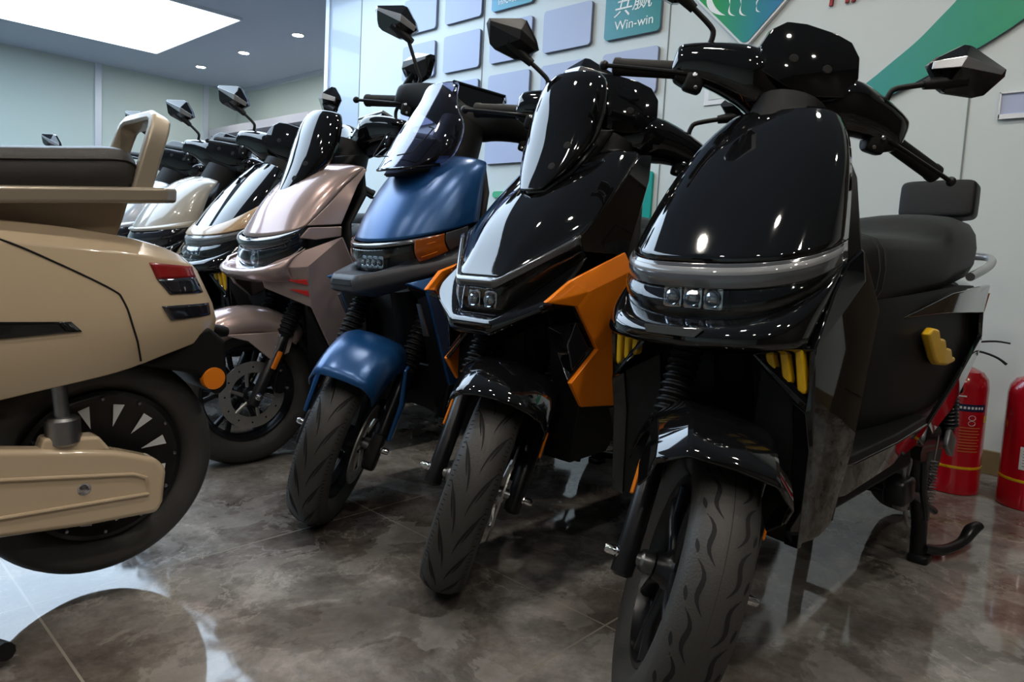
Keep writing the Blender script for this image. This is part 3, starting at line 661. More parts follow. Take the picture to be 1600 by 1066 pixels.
def inner_cover(root, x0=-.16, y=.175, z0=.28, z1=.62):
    rows = [[V((x0-.05*(1-t*t)+dx, y*t, z)) for t in (-1, -.7, -.3, 0, .3, .7, 1)] for z, dx in ((z1, .03), (.5, .0), (.38, -.01), (z0, .0))]
    mk('inner_cover', [grid(rows)], 'matte', root, sol=.01, fix=False)
def led_module(root, x, z, w, h, n, tilt=0):
    L = mk('lamp_unit', [prism([V((x-.012, -w/2, z-h/2)), V((x-.012, w/2, z-h/2)), V((x-.02, w/2, z+h/2)), V((x-.02, -w/2, z+h/2))], (-.02, 0, 0))], 'dark', root, bev=.003)
    for i in range(n):
        y = -w/2+w*(i+.5)/n; r = min(w/n, h)*.43
        mk('lamp_bowl', [blob((x-.006, y, z), (.006, r*2.15, h*.94), .3), lathe([(0, .010), (r*.35, .009), (r*.62, .006), (r*.72, .001), (r*.8, .004), (r*.92, .005), (r*.95, .0)], 20, (x-.004, y, z), (1, 0, .05))], 'led', L, ang=30)
def scooter(name, label, x, y, lean=0, head=180, cat='scooter', group=None):
    return thing(name, label, cat, (x, y, 0), (R(lean), 0, R(head)), group)

# ------------------------------------------------------------------ scooter fronts
def fenderA(root, xf, mt):
    fender(root, xf, [(-.100, .205), (-.098, .236), (-.066, .268), (-.06, .271), (0, .276), (.06, .271), (.066, .268), (.098, .236), (.100, .205)], 61, 152, mt, None, ang=12)
    for sg in (-1, 1):
        pl = [onw(AX, .200, R(61), .0985*sg), onw(AX, .235, R(64), .0965*sg), onw(AX, .232, R(100), .0965*sg), onw(AX, .150, R(100), .1*sg), onw(AX, .145, R(72), .1*sg)]
        mk('fender_blade', [prism(pl, (0, .004*sg, 0))], mt, root, xf=xf, bev=.002)
def front_vented(root, p, side=None, fin='yellow'):
    """upright shield, full width light strip, yellow fins in the side vents"""
    band('front_shield', [(-.035, .742, -.182, .190, .790), (-.105, .84, -.215, .178, .86), (-.18, .93, -.255, .160, .93), (-.245, 1.0, -.295, .138, .978), (-.29, 1.042, -.322, .118, 1.003)], p, root, e=2.7)
    band('light_strip', [(-.030, .739, -.178, .191, .787), (-.024, .728, -.173, .193, .779), (-.019, .712, -.171, .1945, .767), (-.020, .697, -.176, .194, .757)], 'drl', root, e=2.6, sol=.005)
    band('light_guide', [(-.0255, .732, -.1738, .1925, .782), (-.0215, .725, -.1708, .194, .777), (-.0205, .719, -.1705, .1945, .772)], 'drlwhite', root, e=2.6, sol=.003)
    band('lamp_housing', [(-.05, .705, -.20, .185, .760), (-.045, .64, -.2, .18, .745)], 'dark', root, e=2.5)
    band('lamp_lens', [(-.020, .696, -.178, .194, .756), (-.004, .672, -.176, .193, .753), (-.008, .645, -.182, .189, .750)], 'lens', root, e=2.6, sol=.003)
    led_module(root, -.022, .681, .115, .042, 3)
    band('front_beak', [(-.012, .646, -.182, .189, .750), (.008, .640, -.158, .192, .728), (.030, .632, -.12, .192, .688), (.038, .618, -.088, .188, .648), (.030, .603, -.075, .183, .622), (-.02, .594, -.09, .175, .608)], p, root, e=2.3)
    mk('intake_slot', [prism([(.0325, -.055, .633), (.0325, .055, .633), (.0405, .045, .621), (.0405, -.045, .621)], (-.02, 0, 0))], 'groove', root)
    F = [(-.125, .195, .70), (-.068, .193, .612), (-.092, .190, .45), (-.088, .180, .288), (-.20, .217, .72), (-.165, .215, .61), (-.165, .204, .45), (-.15, .190, .290), (-.215, .205, .775), (-.285, .216, .672), (-.245, .202, .43), (-.21, .186, .295), (-.18, .195, .752)]
    panels('leg_shield', F, [(0, 1, 5, 4), (1, 2, 6, 5), (2, 3, 7, 6), (4, 5, 9, 8), (5, 6, 10, 9), (6, 7, 11, 10), (0, 4, 12), (12, 4, 8)], p, root, th=.012, bev=.004)
    # front flange with a three-cornered vent
    Q = [(-.066, .195, .612), (-.036, .09, .612), (-.074, .193, .515), (-.066, .187, .608), (-.050, .112, .606), (-.072, .186, .532), (-.092, .193, .45), (-.09, .186, .288), (-.096, .165, .45), (-.094, .162, .288), (-.080, .165, .528)]
    panels('vent_frame', Q, [(0, 1, 4, 3), (0, 3, 5, 2), (1, 2, 5, 4), (2, 6, 8, 10), (6, 7, 9, 8)], p, root, th=.012, bev=.003)
    panels('lower_fairing', [(-.096, .166, .46), (-.094, .163, .289), (-.11, .075, .290), (-.10, .10, .57), (-.082, .166, .53)], [(0, 1, 2, 3, 4)], 'matte', root, th=.01, bev=.003)
    for sg in (-1, 1):
        mk('vent_back', [prism([(-.10, .10*sg, .61), (-.10, .19*sg, .61), (-.10, .19*sg, .53)], (-.01, 0, 0))], 'dark', root)
        for k in range(3):
            y = (.128+.022*k)*sg
            mk('vent_fin', [prism([(-.046-.006*k, y-.0075*sg, .612), (-.046-.006*k, y+.0045*sg, .612), (-.056-.006*k, y+.0115*sg, .572-.012*k), (-.058-.006*k, y+.009*sg, .562-.012*k), (-.054-.006*k, y-.002*sg, .568-.012*k)], (-.02, 0, 0))], fin, root, bev=.004, seg=3)
    inner_cover(root); leg_back(root, [(-.31, .12, .97), (-.26, .165, .9), (-.24, .185, .8), (-.27, .195, .68), (-.245, .195, .43), (-.21, .185, .3)])
    mk('chassis_tube', [tube([(-.2, 0, .62), (-.3, 0, .33), (-.6, 0, .30)], .05, 14, smooth=4)], 'dark', root)
    if side:
        band('shield_insert', [(-.026, .739, -.174, .199, .787), (-.034, .752, -.188, .198, .815), (-.046, .764, -.212, .192, .855), (-.058, .774, -.236, .184, .890)], side, root, e=2.6, sol=.008)
def fork_front_wheel(root, xf, style, spokes=5, disc=True, refl='amber'):
    tyre(root, AX, xf, style=style); rim(root, AX, xf, spokes); fork(root, xf, disc=disc, refl=refl)
SCREEN = [(-.138, .884, -.150, .036, .890), (-.158, .925, -.195, .072, .940), (-.178, .975, -.238, .098, .990), (-.20, 1.04, -.268, .107, 1.05), (-.222, 1.105, -.285, .103, 1.11), (-.245, 1.155, -.292, .092, 1.15), (-.262, 1.178, -.297, .076, 1.168)]
def black_screen(root, rows=SCREEN, mt='gloss', holes=True):
    s = band('windscreen', rows, mt, root, e=2.3, sol=.005)
    if holes:
        for u, v in ((2.2, .40), (1.35, .30), (2.2, -.5)):
            o, d = surf_frame(rows, 2.3, u, v)
            mk('screw_hole', [lathe([(0, .0015), (.0075, .0015), (.0095, .0), (.0095, -.01)], 16, o, d)], 'groove', s)
    b = [(-.165, .880, -.185, .045, .89), (-.205, .935, -.255, .085, .955), (-.235, 1.0, -.29, .105, 1.01), (-.25, 1.03, -.31, .11, 1.04)]
    band('windscreen_bracket', b, 'dark', root, e=2.3, sol=.012)
    mk('bracket_lip', [tube([(-.20, -.078, .93), (-.155, -.035, .882), (-.142, 0, .879), (-.155, .035, .882), (-.20, .078, .93), (-.245, .105, .995)], .006, 8)], 'gloss', root)
def front_angular(root, p, wing, seat='leather'):
    """chevron light strip, angular coloured wings beside the leg shield"""
    K = .062
    band('front_shield', [(.008, .686, -.115, .176, .785, 1), (-.02, .72, -.14, .178, .803, .8), (-.085, .81, -.20, .178, .855, .35), (-.17, .90, -.29, .168, .932, .1), (-.26, .985, -.36, .152, .986, 0), (-.29, 1.0, -.37, .14, .99, 0)], p, root, e=2.1, kink=K)
    S_ = [(-.115, .176, .785), (-.20, .178, .855), (-.29, .168, .932), (-.36, .152, .986), (-.285, .184, .745), (-.315, .188, .83), (-.355, .185, .92), (-.388, .168, .988), (-.12, .184, .748)]
    panels('shield_side', S_, [(0, 1, 5, 4), (1, 2, 6, 5), (2, 3, 7, 6), (0, 4, 8)], p, root, th=.01, bev=.003)
    band('light_strip', [(.012, .684, -.110, .180, .783), (.022, .676, -.10, .184, .776), (.020, .662, -.104, .184, .762)], 'drl', root, sol=.006, kink=K)
    band('lamp_housing', [(-.01, .662, -.13, .175, .75), (-.03, .595, -.14, .17, .73)], 'dark', root, kink=K)
    band('lamp_lens', [(.018, .661, -.108, .183, .760), (.018, .632, -.118, .183, .748), (.006, .600, -.13, .182, .740)], 'lens', root, sol=.003, kink=K)
    led_module(root, -.0, .634, .10, .040, 2)
    band('front_beak', [(.004, .600, -.13, .183, .737), (.026, .594, -.08, .189, .692), (.034, .578, -.03, .19, .648), (.024, .560, -.03, .186, .63), (-.03, .552, -.06, .175, .617)], p, root, kink=K)
    W = [(.008, .192, .640), (-.05, .208, .687), (-.246, .204, .752), (-.278, .207, .712), (-.078, .207, .632), (-.158, .207, .536), (-.076, .203, .470), (-.118, .204, .414), (-.325, .204, .394), (-.305, .214, .600), (-.09, .224, .664)]
    panels('side_wing', W, [(0, 1, 10), (1, 2, 3, 10), (0, 10, 4), (4, 10, 3, 9, 5), (5, 9, 8, 7, 6)], wing, root, th=.012, bev=.003, ang=12)
    I_ = [(.0, .18, .628), (-.076, .198, .628), (-.154, .198, .536), (-.074, .194, .474), (-.10, .11, .58), (-.05, .10, .60)]
    panels('inner_fairing', I_, [(0, 1, 4, 5), (1, 2, 4), (2, 3, 4)], 'gloss', root, th=.01, bev=.003)
    panels('fairing_lens', [(-.085, .2005, .60), (-.135, .2005, .54), (-.085, .1975, .495), (-.075, .19, .55)], [(0, 1, 2, 3)], 'darklens', root, th=.006, bev=.002)
    L_ = [(-.10, .17, .60), (-.118, .196, .42), (-.12, .176, .285), (-.325, .198, .40), (-.25, .18, .29), (-.12, .10, .285), (-.14, .09, .55)]
    panels('leg_shield', L_, [(1, 3, 4, 2), (0, 1, 2, 5, 6)], 'matte', root, th=.012, bev=.004)
    inner_cover(root); leg_back(root, [(-.385, .13, .97), (-.35, .165, .9), (-.32, .185, .8), (-.3, .19, .68), (-.31, .19, .43), (-.25, .18, .3)])
    mk('chassis_tube', [tube([(-.2, 0, .62), (-.3, 0, .33), (-.6, 0, .30)], .05, 14, smooth=4)], 'dark', root)
    black_screen(root)
def fenderB(root, xf, mt, a0=60, a1=170):
    fender(root, xf, [(-.105, .212), (-.103, .235), (-.088, .258), (-.06, .272), (-.02, .279), (.02, .279), (.06, .272), (.088, .258), (.103, .235), (.105, .212)], a0, a1, mt, lambda s: .95+.1*math.sin(min(1, s*1.3)*math.pi/2), ang=50)
def front_round(root, p, side):
    """rounded satin shield, slim lamp band, boxy grey beak"""
    band('front_shield', [(-.062, .747, -.285, .196, .816), (-.095, .815, -.292, .195, .86), (-.145, .89, -.305, .188, .92), (-.20, .955, -.325, .176, .965), (-.255, .995, -.338, .16, .985), (-.285, 1.003, -.345, .145, .988)], p, root, e=2.15)
    band('light_strip', [(-.060, .743, -.265, .194, .806), (-.052, .737, -.255, .196, .801), (-.052, .730, -.25, .196, .796)], 'drl', root, e=2.15, sol=.004, v0=-.66, v1=.66)
    band('lamp_housing', [(-.085, .735, -.27, .187, .80), (-.10, .66, -.27, .18, .76)], 'dark', root, e=2.1)
    band('lamp_lens', [(-.052, .724, -.25, .194, .792), (-.052, .695, -.255, .193, .782), (-.07, .665, -.27, .19, .768)], 'lens', root, e=2.15, sol=.003, v0=-.5, v1=.5)
    led_module(root, -.075, .692, .10, .035, 4)
    for a, b in ((.785, .99), (-.99, -.785)):
        band('lamp_side_cover', [(-.050, .738, -.25, .197, .803), (-.048, .70, -.25, .198, .787), (-.064, .668, -.268, .195, .770)], 'darkgrey', root, e=2.15, v0=a, v1=b)
    for a, b in ((.51, .77), (-.77, -.51)):
        band('turn_indicator', [(-.050, .738, -.25, .196, .802), (-.05, .70, -.255, .195, .786), (-.068, .668, -.27, .192, .770)], 'amberlens', root, e=2.15, v0=a, v1=b)
        for q in (.3, .55, .8):
            row = tuple(x+(y-x)*q for x, y in zip((-.048, .738, -.248, .198, .802), (-.066, .668, -.268, .194, .770)))
            mk('indicator_rib', [tube(section(row, 8, 2.15, a+.03*(1 if a > 0 else 3), b-.03*(3 if a > 0 else 1)), .0012, 6)], 'amber', root)
    band('front_fascia', [(-.070, .666, -.285, .196, .805), (-.03, .662, -.275, .203, .768), (.004, .658, -.25, .208, .728), (.010, .655, -.245, .209, .720), (.0175, .640, -.24, .209, .708), (.016, .622, -.24, .207, .694), (.006, .612, -.25, .20, .688), (-.05, .60, -.26, .19, .68)], 'darkgrey', root, k=4, kink=.060)
    mk('beak_recess', [prism([(.0175, -.04, .646), (.0175, .04, .646), (.0215, .048, .629), (.0215, -.048, .629)], (-.012, 0, 0))], 'matte', root, bev=.002)
    F = [(-.05, .185, .646), (-.32, .205, .700), (-.102, .208, .626), (-.20, .200, .370), (-.30, .204, .38), (-.115, .200, .612), (-.06, .175, .630)]
    panels('side_fairing', F, [(0, 1, 2), (2, 1, 4, 3)], side, root, th=.012, bev=.004)
    G_ = [(-.06, .178, .632), (-.108, .20, .617), (-.202, .192, .368), (-.19, .155, .30), (-.14, .12, .60)]
    panels('inner_fairing', G_, [(0, 1, 4), (1, 2, 3, 4)], 'matte', root, th=.01, bev=.003)
    for sg in (-1, 1):
        mk('side_lamp', [prism([(-.098, .176*sg, .592), (-.098, .190*sg, .592), (-.138, .183*sg, .505), (-.132, .168*sg, .505)], (.006, 0, 0))], 'drl', root, bev=.002)
    L_ = [(-.20, .196, .372), (-.19, .186, .285), (-.30, .2, .382), (-.26, .19, .29)]
    panels('leg_shield', L_, [(0, 2, 3, 1)], 'matte', root, th=.012, bev=.004)
    inner_cover(root, -.2); leg_back(root, [(-.345, .14, .98), (-.335, .17, .9), (-.30, .19, .8), (-.31, .2, .70), (-.30, .195, .38), (-.26, .18, .3)])
    mk('chassis_tube', [tube([(-.2, 0, .62), (-.3, 0, .33), (-.6, 0, .30)], .05, 14, smooth=4)], 'dark', root)
    s = band('windscreen', [(-.112, .948, -.215, .105, .968), (-.14, .98, -.245, .125, .99), (-.175, 1.03, -.27, .132, 1.045), (-.205, 1.075, -.285, .12, 1.09), (-.235, 1.12, -.285, .095, 1.13), (-.265, 1.165, -.295, .078, 1.17), (-.285, 1.20, -.305, .072, 1.202), (-.292, 1.214, -.306, .06, 1.212)], 'smoke', root, e=2.1, sol=.004)
    band('windscreen_bracket', [(-.13, .935, -.20, .075, .945), (-.175, .985, -.23, .085, .99), (-.22, 1.04, -.25, .07, 1.04)], 'dark', root, e=2.3, sol=.01)
    mk('screen_edge', [tube(section((-.113, .945, -.216, .105, .965), 20, 2.1), .004, 8)], 'gloss', s)
    mk('screen_frame', [tube([(-.135, .02*k, .985), (-.135, .09*k, .99), (-.19, .105*k, 1.06), (-.19, .085*k, 1.065)], .0018, 6) for k in (-1, 1)], 'groove', s)
def fenderC(root, xf, mt):
    fender(root, xf, [(-.088, .21), (-.086, .240), (-.072, .266), (-.055, .276), (-.02, .280), (.02, .280), (.055, .276), (.072, .266), (.086, .240), (.088, .21)], 50, 160, mt, lambda s: .9+.14*math.sin(min(1, s*1.3)*math.pi/2), ang=40)
    for sg in (-1, 1):
        b = AX+V((0, .092*sg, 0))
        pl = [b+SAX*.235+V((.05, 0, 0)), b+SAX*.26+V((-.035, 0, 0)), b+SAX*.12+V((-.03, .018*sg, 0)), b+SAX*.03+V((-.018, .02*sg, 0)), b+SAX*.03+V((.012, .02*sg, 0)), b+SAX*.14+V((.03, .018*sg, 0))]
        mk('fork_cover', [prism(pl, (0, .012*sg, 0))], mt, root, xf=xf, bev=.005)
        mk('fork_foot', [blob(b+SAX*-.01, (.05, .035, .10), .35, rot=(0, -25, 0))], 'matte', root, xf=xf)
def front_pearl(root, p, graphic='redplain', screen=True, lens='lens'):
    """tall narrow screen, lamp with chrome base, pearl leg shield"""
    band('front_shield', [(.014, .742, -.075, .176, .785), (-.03, .83, -.14, .182, .85), (-.085, .905, -.20, .182, .915), (-.15, .965, -.255, .176, .965), (-.22, 1.0, -.29, .165, .99), (-.25, 1.005, -.30, .15, .995)], p, root, e=2.0)
    S_ = [(-.075, .176, .785), (-.14, .182, .85), (-.20, .182, .915), (-.255, .176, .965), (-.29, .165, .99), (-.185, .203, .797), (-.215, .200, .86), (-.25, .192, .93), (-.30, .172, .988)]
    panels('shield_side', S_, [(0, 1, 6, 5), (1, 2, 7, 6), (2, 3, 4, 8, 7)], p, root, th=.01, bev=.003)
    S_ = [(-.08, .185, .78), (-.185, .206, .790), (-.185, .206, .758), (-.10, .192, .742), (-.05, .18, .745)]
    panels('lower_shield', S_, [(0, 1, 2, 3, 4)], p, root, th=.01, bev=.003)
    band('light_strip', [(.018, .738, -.07, .176, .782), (.030, .728, -.055, .179, .772), (.030, .712, -.05, .18, .760), (.024, .700, -.055, .178, .752)], 'darklens', root, e=2.0, sol=.006)
    band('lamp_housing', [(-.005, .70, -.09, .17, .748), (-.02, .64, -.09, .165, .72)], 'dark', root, e=2.2)
    band('lamp_lens', [(.022, .699, -.06, .176, .750), (.03, .67, -.06, .175, .735), (.02, .645, -.065, .172, .72)], 'lens', root, e=2.1, sol=.003)
    led_module(root, .008, .672, .06, .05, 1)
    band('lamp_base', [(.022, .645, -.064, .174, .720), (.034, .640, -.055, .178, .712), (.030, .632, -.055, .176, .705)], 'chrome', root, e=2.1)
    band('front_beak', [(.028, .640, -.07, .18, .715), (.065, .640, -.04, .187, .695), (.082, .632, -.02, .189, .672), (.078, .618, -.01, .188, .655), (.05, .602, -.02, .182, .63), (.0, .595, -.04, .172, .612)], p, root, e=2.3)
    F = [(.02, .170, .672), (-.19, .207, .757), (-.062, .208, .655), (.055, .125, .640), (.025, .105, .583), (-.085, .204, .527), (-.16, .204, .39), (-.255, .206, .395), (-.27, .212, .60)]
    panels('side_fairing', F, [(0, 1, 2, 3), (2, 1, 8, 7, 6, 5), (3, 2, 5, 4)], p, root, th=.012, bev=.004, ang=12)
    if graphic:
        q3, q2, q5, q4 = V(F[3]), V(F[2]), V(F[5]), V(F[4]); nn = (q2-q3).cross(q4-q3).normalized(); nn = nn if nn.y > 0 else -nn
        bl = lambda a_, t_: q3.lerp(q2, a_).lerp(q4.lerp(q5, a_), t_)+nn*.0015
        for t0 in (.34, .62):
            both('red_slash', prism([bl(.58, t0+.02), bl(.97, t0-.05), bl(.985, t0+.08)], nn*.003), graphic, root)
    L_ = [(-.155, .198, .392), (-.15, .188, .285), (-.255, .2, .397), (-.23, .19, .29), (-.10, .13, .56), (-.14, .11, .285), (-.07, .195, .53)]
    panels('leg_shield', L_, [(0, 2, 3, 1), (6, 0, 1, 5, 4)], 'matte', root, th=.012, bev=.004)
    inner_cover(root); leg_back(root, [(-.30, .14, .98), (-.29, .17, .9), (-.22, .19, .8), (-.22, .2, .70), (-.255, .195, .4), (-.23, .18, .3)])
    mk('chassis_tube', [tube([(-.2, 0, .62), (-.3, 0, .33), (-.6, 0, .30)], .05, 14, smooth=4)], 'dark', root)
    if screen:
        sh = .045
        black_screen(root, [(a+sh+.02, b, c+sh, d, e_) for a, b, c, d, e_ in SCREEN])
def fenderD(root, xf, mt):
    fender(root, xf, [(-.088, .205), (-.088, .235), (-.074, .262), (-.04, .277), (0, .281), (.04, .277), (.074, .262), (.088, .235), (.088, .205)], 40, 130, mt, lambda s: .8+.2*math.sin(min(1, s*1.4)*math.pi/2), ang=40)
    for sg in (-1, 1):
        pl = [onw(AX, .232, R(60), .089*sg), onw(AX, .24, R(122), .089*sg), onw(AX, .17, R(128), .096*sg), onw(AX, .12, R(112), .100*sg), onw(AX, .18, R(80), .094*sg)]
        s = mk('fender_side', [prism(pl, (0, .006*sg, 0))], mt, root, xf=xf, bev=.003)
        mk('fender_bolt', [lathe([(0, .012*sg), (.006, .011*sg), (.008, .008*sg), (.008, 0)], 12, onw(AX, r, R(a), .094*sg)) for r, a in ((.205, 112), (.165, 112))], 'chrome', s, xf=xf)
    fender(root, xf, [(-.06, .235), (-.055, .252), (0, .262), (.055, .252), (.06, .235)], 130, 190, 'matte', name='fender_rear')
def front_plain(root, p, trim='gloss'):
    """smooth rounded nose with a crease, black lamp below"""
    band('front_shield', [(.0, .752, -.20, .19, .79), (-.045, .83, -.215, .19, .85), (-.11, .91, -.245, .18, .92), (-.18, .97, -.28, .165, .965), (-.24, 1.0, -.30, .14, .98)], p, root, e=2.3)
    band('shield_rim', [(-.02, .765, -.19, .193, .802), (.008, .752, -.175, .196, .785), (.004, .74, -.18, .195, .775)], p, root, e=2.3)
    band('lamp_lens', [(.0, .738, -.18, .192, .774), (.015, .70, -.17, .192, .75), (.0, .655, -.175, .188, .735)], 'darklens', root, e=2.4)
    band('front_beak', [(.0, .652, -.175, .189, .735), (.03, .64, -.12, .196, .69), (.038, .61, -.08, .196, .62), (-.02, .59, -.09, .18, .6)], trim, root, e=2.4)
    F = [(-.125, .195, .70), (-.068, .193, .612), (-.092, .190, .45), (-.088, .180, .288), (-.20, .217, .72), (-.165, .215, .61), (-.165, .204, .45), (-.15, .190, .290), (-.215, .205, .775), (-.285, .216, .672), (-.245, .202, .43), (-.21, .186, .295), (-.18, .195, .752)]
    panels('leg_shield', F, [(0, 1, 5, 4), (1, 2, 6, 5), (2, 3, 7, 6), (4, 5, 9, 8), (5, 6, 10, 9), (6, 7, 11, 10), (0, 4, 12), (12, 4, 8)], p, root, th=.012, bev=.004)
    inner_cover(root); leg_back(root, [(-.31, .12, .97), (-.26, .165, .9), (-.24, .185, .8), (-.27, .195, .68), (-.245, .195, .43), (-.21, .185, .3)])

# ------------------------------------------------------------------ the row of scooters
GRP = 'scooters parked in a row with their backs to the wall'
FX = 1.06
# 1 glossy black, nearest
r = scooter('electric_scooter', 'glossy black scooter with yellow vent fins, nearest to the camera, beside the fire extinguishers', 1.05, .58, 1.0, 178.5, group=GRP); r.location.z = -.004
xf = steer_mat(40) @ Matrix.Translation((.015, .004, 0))
front_vented(r, 'gloss'); fork_front_wheel(r, xf, 'wave', 5, disc=False); fenderA(r, xf @ Matrix.Translation((0, -.018, 0)), 'gloss'); bars(r, steer_mat(43.5) @ Matrix.Translation((-.005, -.026, 0)))
rear(r, 'gloss', fin='yellow')
mk('warning_sticker', [prism([(-1.28, .182, .692), (-1.36, .163, .688), (-1.385, .149, .638), (-1.305, .168, .640)], (0, .006, 0))], 'sticker', r)
# 2 black with orange wings
r = scooter('electric_scooter', 'black scooter with orange side wings and a black windscreen', 1.08, 1.10, .5, group=GRP); r.location.z = -.004
xf = steer_mat(41)
front_angular(r, 'gloss', 'orange'); fork_front_wheel(r, xf, 'sweep', 5); fenderB(r, xf, 'gloss'); bars(r, steer_mat(39) @ Matrix.Translation((.04, .022, -.018)), accent=None)
rear(r, 'gloss', backrest=False)
# 3 satin blue
r = scooter('electric_scooter', 'satin blue scooter with a tinted see-through windscreen', 1.06, 1.59, .5, group=GRP); r.location.z = -.004
xf = steer_mat(41)
front_round(r, 'blue', 'blue'); fork_front_wheel(r, xf, 'sweep', 5); fenderC(r, xf, 'blue'); bars(r, steer_mat(38) @ Matrix.Translation((-.06, -.03, .03)), paint='dark', dz=.03, face=False, dash=True, mz=.06, rim_mt='gloss')
rear(r, 'blue', backrest=False)
# 4 champagne pearl
r = scooter('electric_scooter', 'champagne pink pearl scooter with red slashes and a tall black windscreen', 1.1, 2.18, 0, group=GRP); r.location.z = -.002
xf = steer_mat(-3)
front_pearl(r, 'pearl'); fork_front_wheel(r, xf, 'sweep', 6); fenderD(r, xf, 'pearl'); bars(r, steer_mat(-6) @ Matrix.Translation((.03, .01, .03)), face=False, dash=True, mz=.04)
rear(r, 'pearl', backrest=False)
# 5 black with tan inserts
r = scooter('electric_scooter', 'black scooter with tan trim and yellow fins, behind the pink pearl one', 1.1, 2.73, 0, group=GRP); r.location.z = -.004
xf = steer_mat(41)
front_vented(r, 'gloss', side='tan'); fork_front_wheel(r, xf, 'plain', 5); fenderA(r, xf, 'gloss'); bars(r, xf); rear(r, 'gloss', backrest=False)
# 6 cream
r = scooter('electric_scooter', 'cream scooter with a smooth nose, between the tan-trimmed black one and the silver-white one', 1.1, 3.28, 0, group=GRP); r.location.z = -.004
xf = steer_mat(41)
front_plain(r, 'cream'); fork_front_wheel(r, xf, 'plain', 5); fenderB(r, xf, 'cream'); bars(r, xf); rear(r, 'cream', backrest=False)
# 7 silver white
r = scooter('electric_scooter', 'silver-white scooter seen behind the grab loop of the beige one', 1.1, 3.83, 0, group=GRP); r.location.z = -.004
xf = steer_mat(41)
front_plain(r, 'white'); fork_front_wheel(r, xf, 'plain', 5); fenderB(r, xf, 'white'); bars(r, xf); rear(r, 'white', backrest=False)
# 8, 9 farther ones, only a mirror and a screen edge show
r = scooter('electric_scooter', 'far scooter of which only a mirror and a rounded screen show above the beige seat', 1.1, 5.45, 0, group=GRP); r.location.z = -.004
xf = steer_mat(41)
front_plain(r, 'gloss'); fork_front_wheel(r, xf, 'plain', 5); fenderB(r, xf, 'gloss'); bars(r, xf, face=False); rear(r, 'gloss', backrest=False)
band('windscreen', [(-.22, 1.0, -.30, .13, 1.0), (-.25, 1.08, -.31, .135, 1.08), (-.27, 1.13, -.31, .11, 1.12), (-.285, 1.155, -.31, .06, 1.14)], 'gloss', r, e=2.0, xf=xf)

# ------------------------------------------------------------------ beige scooter in front, seen from its rear left
BX = -1.33
GS = .956   # on its centre stand: the rear wheel clears the floor by 3 cm
r = scooter('electric_scooter', 'beige scooter at the left edge, seen from behind, with a brown-black seat', (.483+BX)*GS, 1.662*GS, 0); r.location = ((.483*GS)+(-BX)*0+BX*GS, 1.662*GS, .0326); r.scale = (GS, GS, GS)
front_plain(r, 'beige', 'beige'); xf = Matrix.Translation((0, 0, -.034)); tyre(r, AX, xf, style='plain'); rim(r, AX, xf, 5); fork(r, xf); fenderB(r, xf, 'beige'); bars(r, xf)
def g(x, y, z): return V((x+BX, y, z))
st = [  # x per ring point, half section (y, z)
    ([.95]*5, [(.09, .70), (.115, .68), (.12, .58), (.12, .45), (.10, .36)]),
    ([.70]*5, [(.10, .745), (.135, .71), (.155, .58), (.15, .44), (.12, .36)]),
    ([.35]*5, [(.11, .75), (.140, .715), (.160, .58), (.155, .46), (.13, .395)]),
    ([.15]*5, [(.10, .745), (.137, .705), (.160, .58), (.155, .49), (.135, .427)]),
    ([0]*5, [(.09, .73), (.127, .695), (.153, .58), (.150, .51), (.130, .452)]),
    ([-.09, -.09, -.1, -.1, -.1], [(.08, .712), (.114, .683), (.140, .585), (.137, .53), (.118, .480)]),
    ([-.15, -.155, -.175, -.185, -.19], [(.06, .69), (.094, .672), (.115, .585), (.112, .545), (.095, .505)]),
    ([-.175, -.185, -.215, -.225, -.225], [(.03, .675), (.06, .66), (.078, .585), (.076, .548), (.065, .517)])]
flat = [tuple(x for k in range(5) for x in (xs[k], *yz[k])) for xs, yz in st]
rings = []
for q in catmull(flat, 4):
    h = [g(q[3*k], q[3*k+1], q[3*k+2]) for k in range(5)]
    rings.append([p for p in h]+[V((p.x, -p.y, p.z)) for p in reversed(h)])
v, f = grid(rings, cv=True); f += [tuple(reversed(range(10))), tuple(range(len(v)-10, len(v)))]
body = mk('rear_body', [(v, f)], 'beige', r, bev=.012, seg=4, ang=50)
def ysurf(x, z):
    """half width of the beige body at x (from the rear axle) and height z"""
    best = .1
    for q0, q1 in zip(catmull(flat, 4), catmull(flat, 4)[1:]):
        for k in range(4):
            a, b, c, d = [V((q[3*j], q[3*j+2], q[3*j+1])) for q, j in ((q0, k), (q0, k+1), (q1, k), (q1, k+1))]
            for t in ((a, b, c), (b, d, c)):
                e1 = t[1]-t[0]; e2 = t[2]-t[0]; dt = e1.x*e2.y-e2.x*e1.y
                if abs(dt) < 1e-9: continue
                px, pz = x-t[0].x, z-t[0].y
                u = (px*e2.y-e2.x*pz)/dt; w_ = (e1.x*pz-px*e1.y)/dt
                if u >= -1e-4 and w_ >= -1e-4 and u+w_ <= 1.0001: return t[0].z+u*e1.z+w_*e2.z
    return best
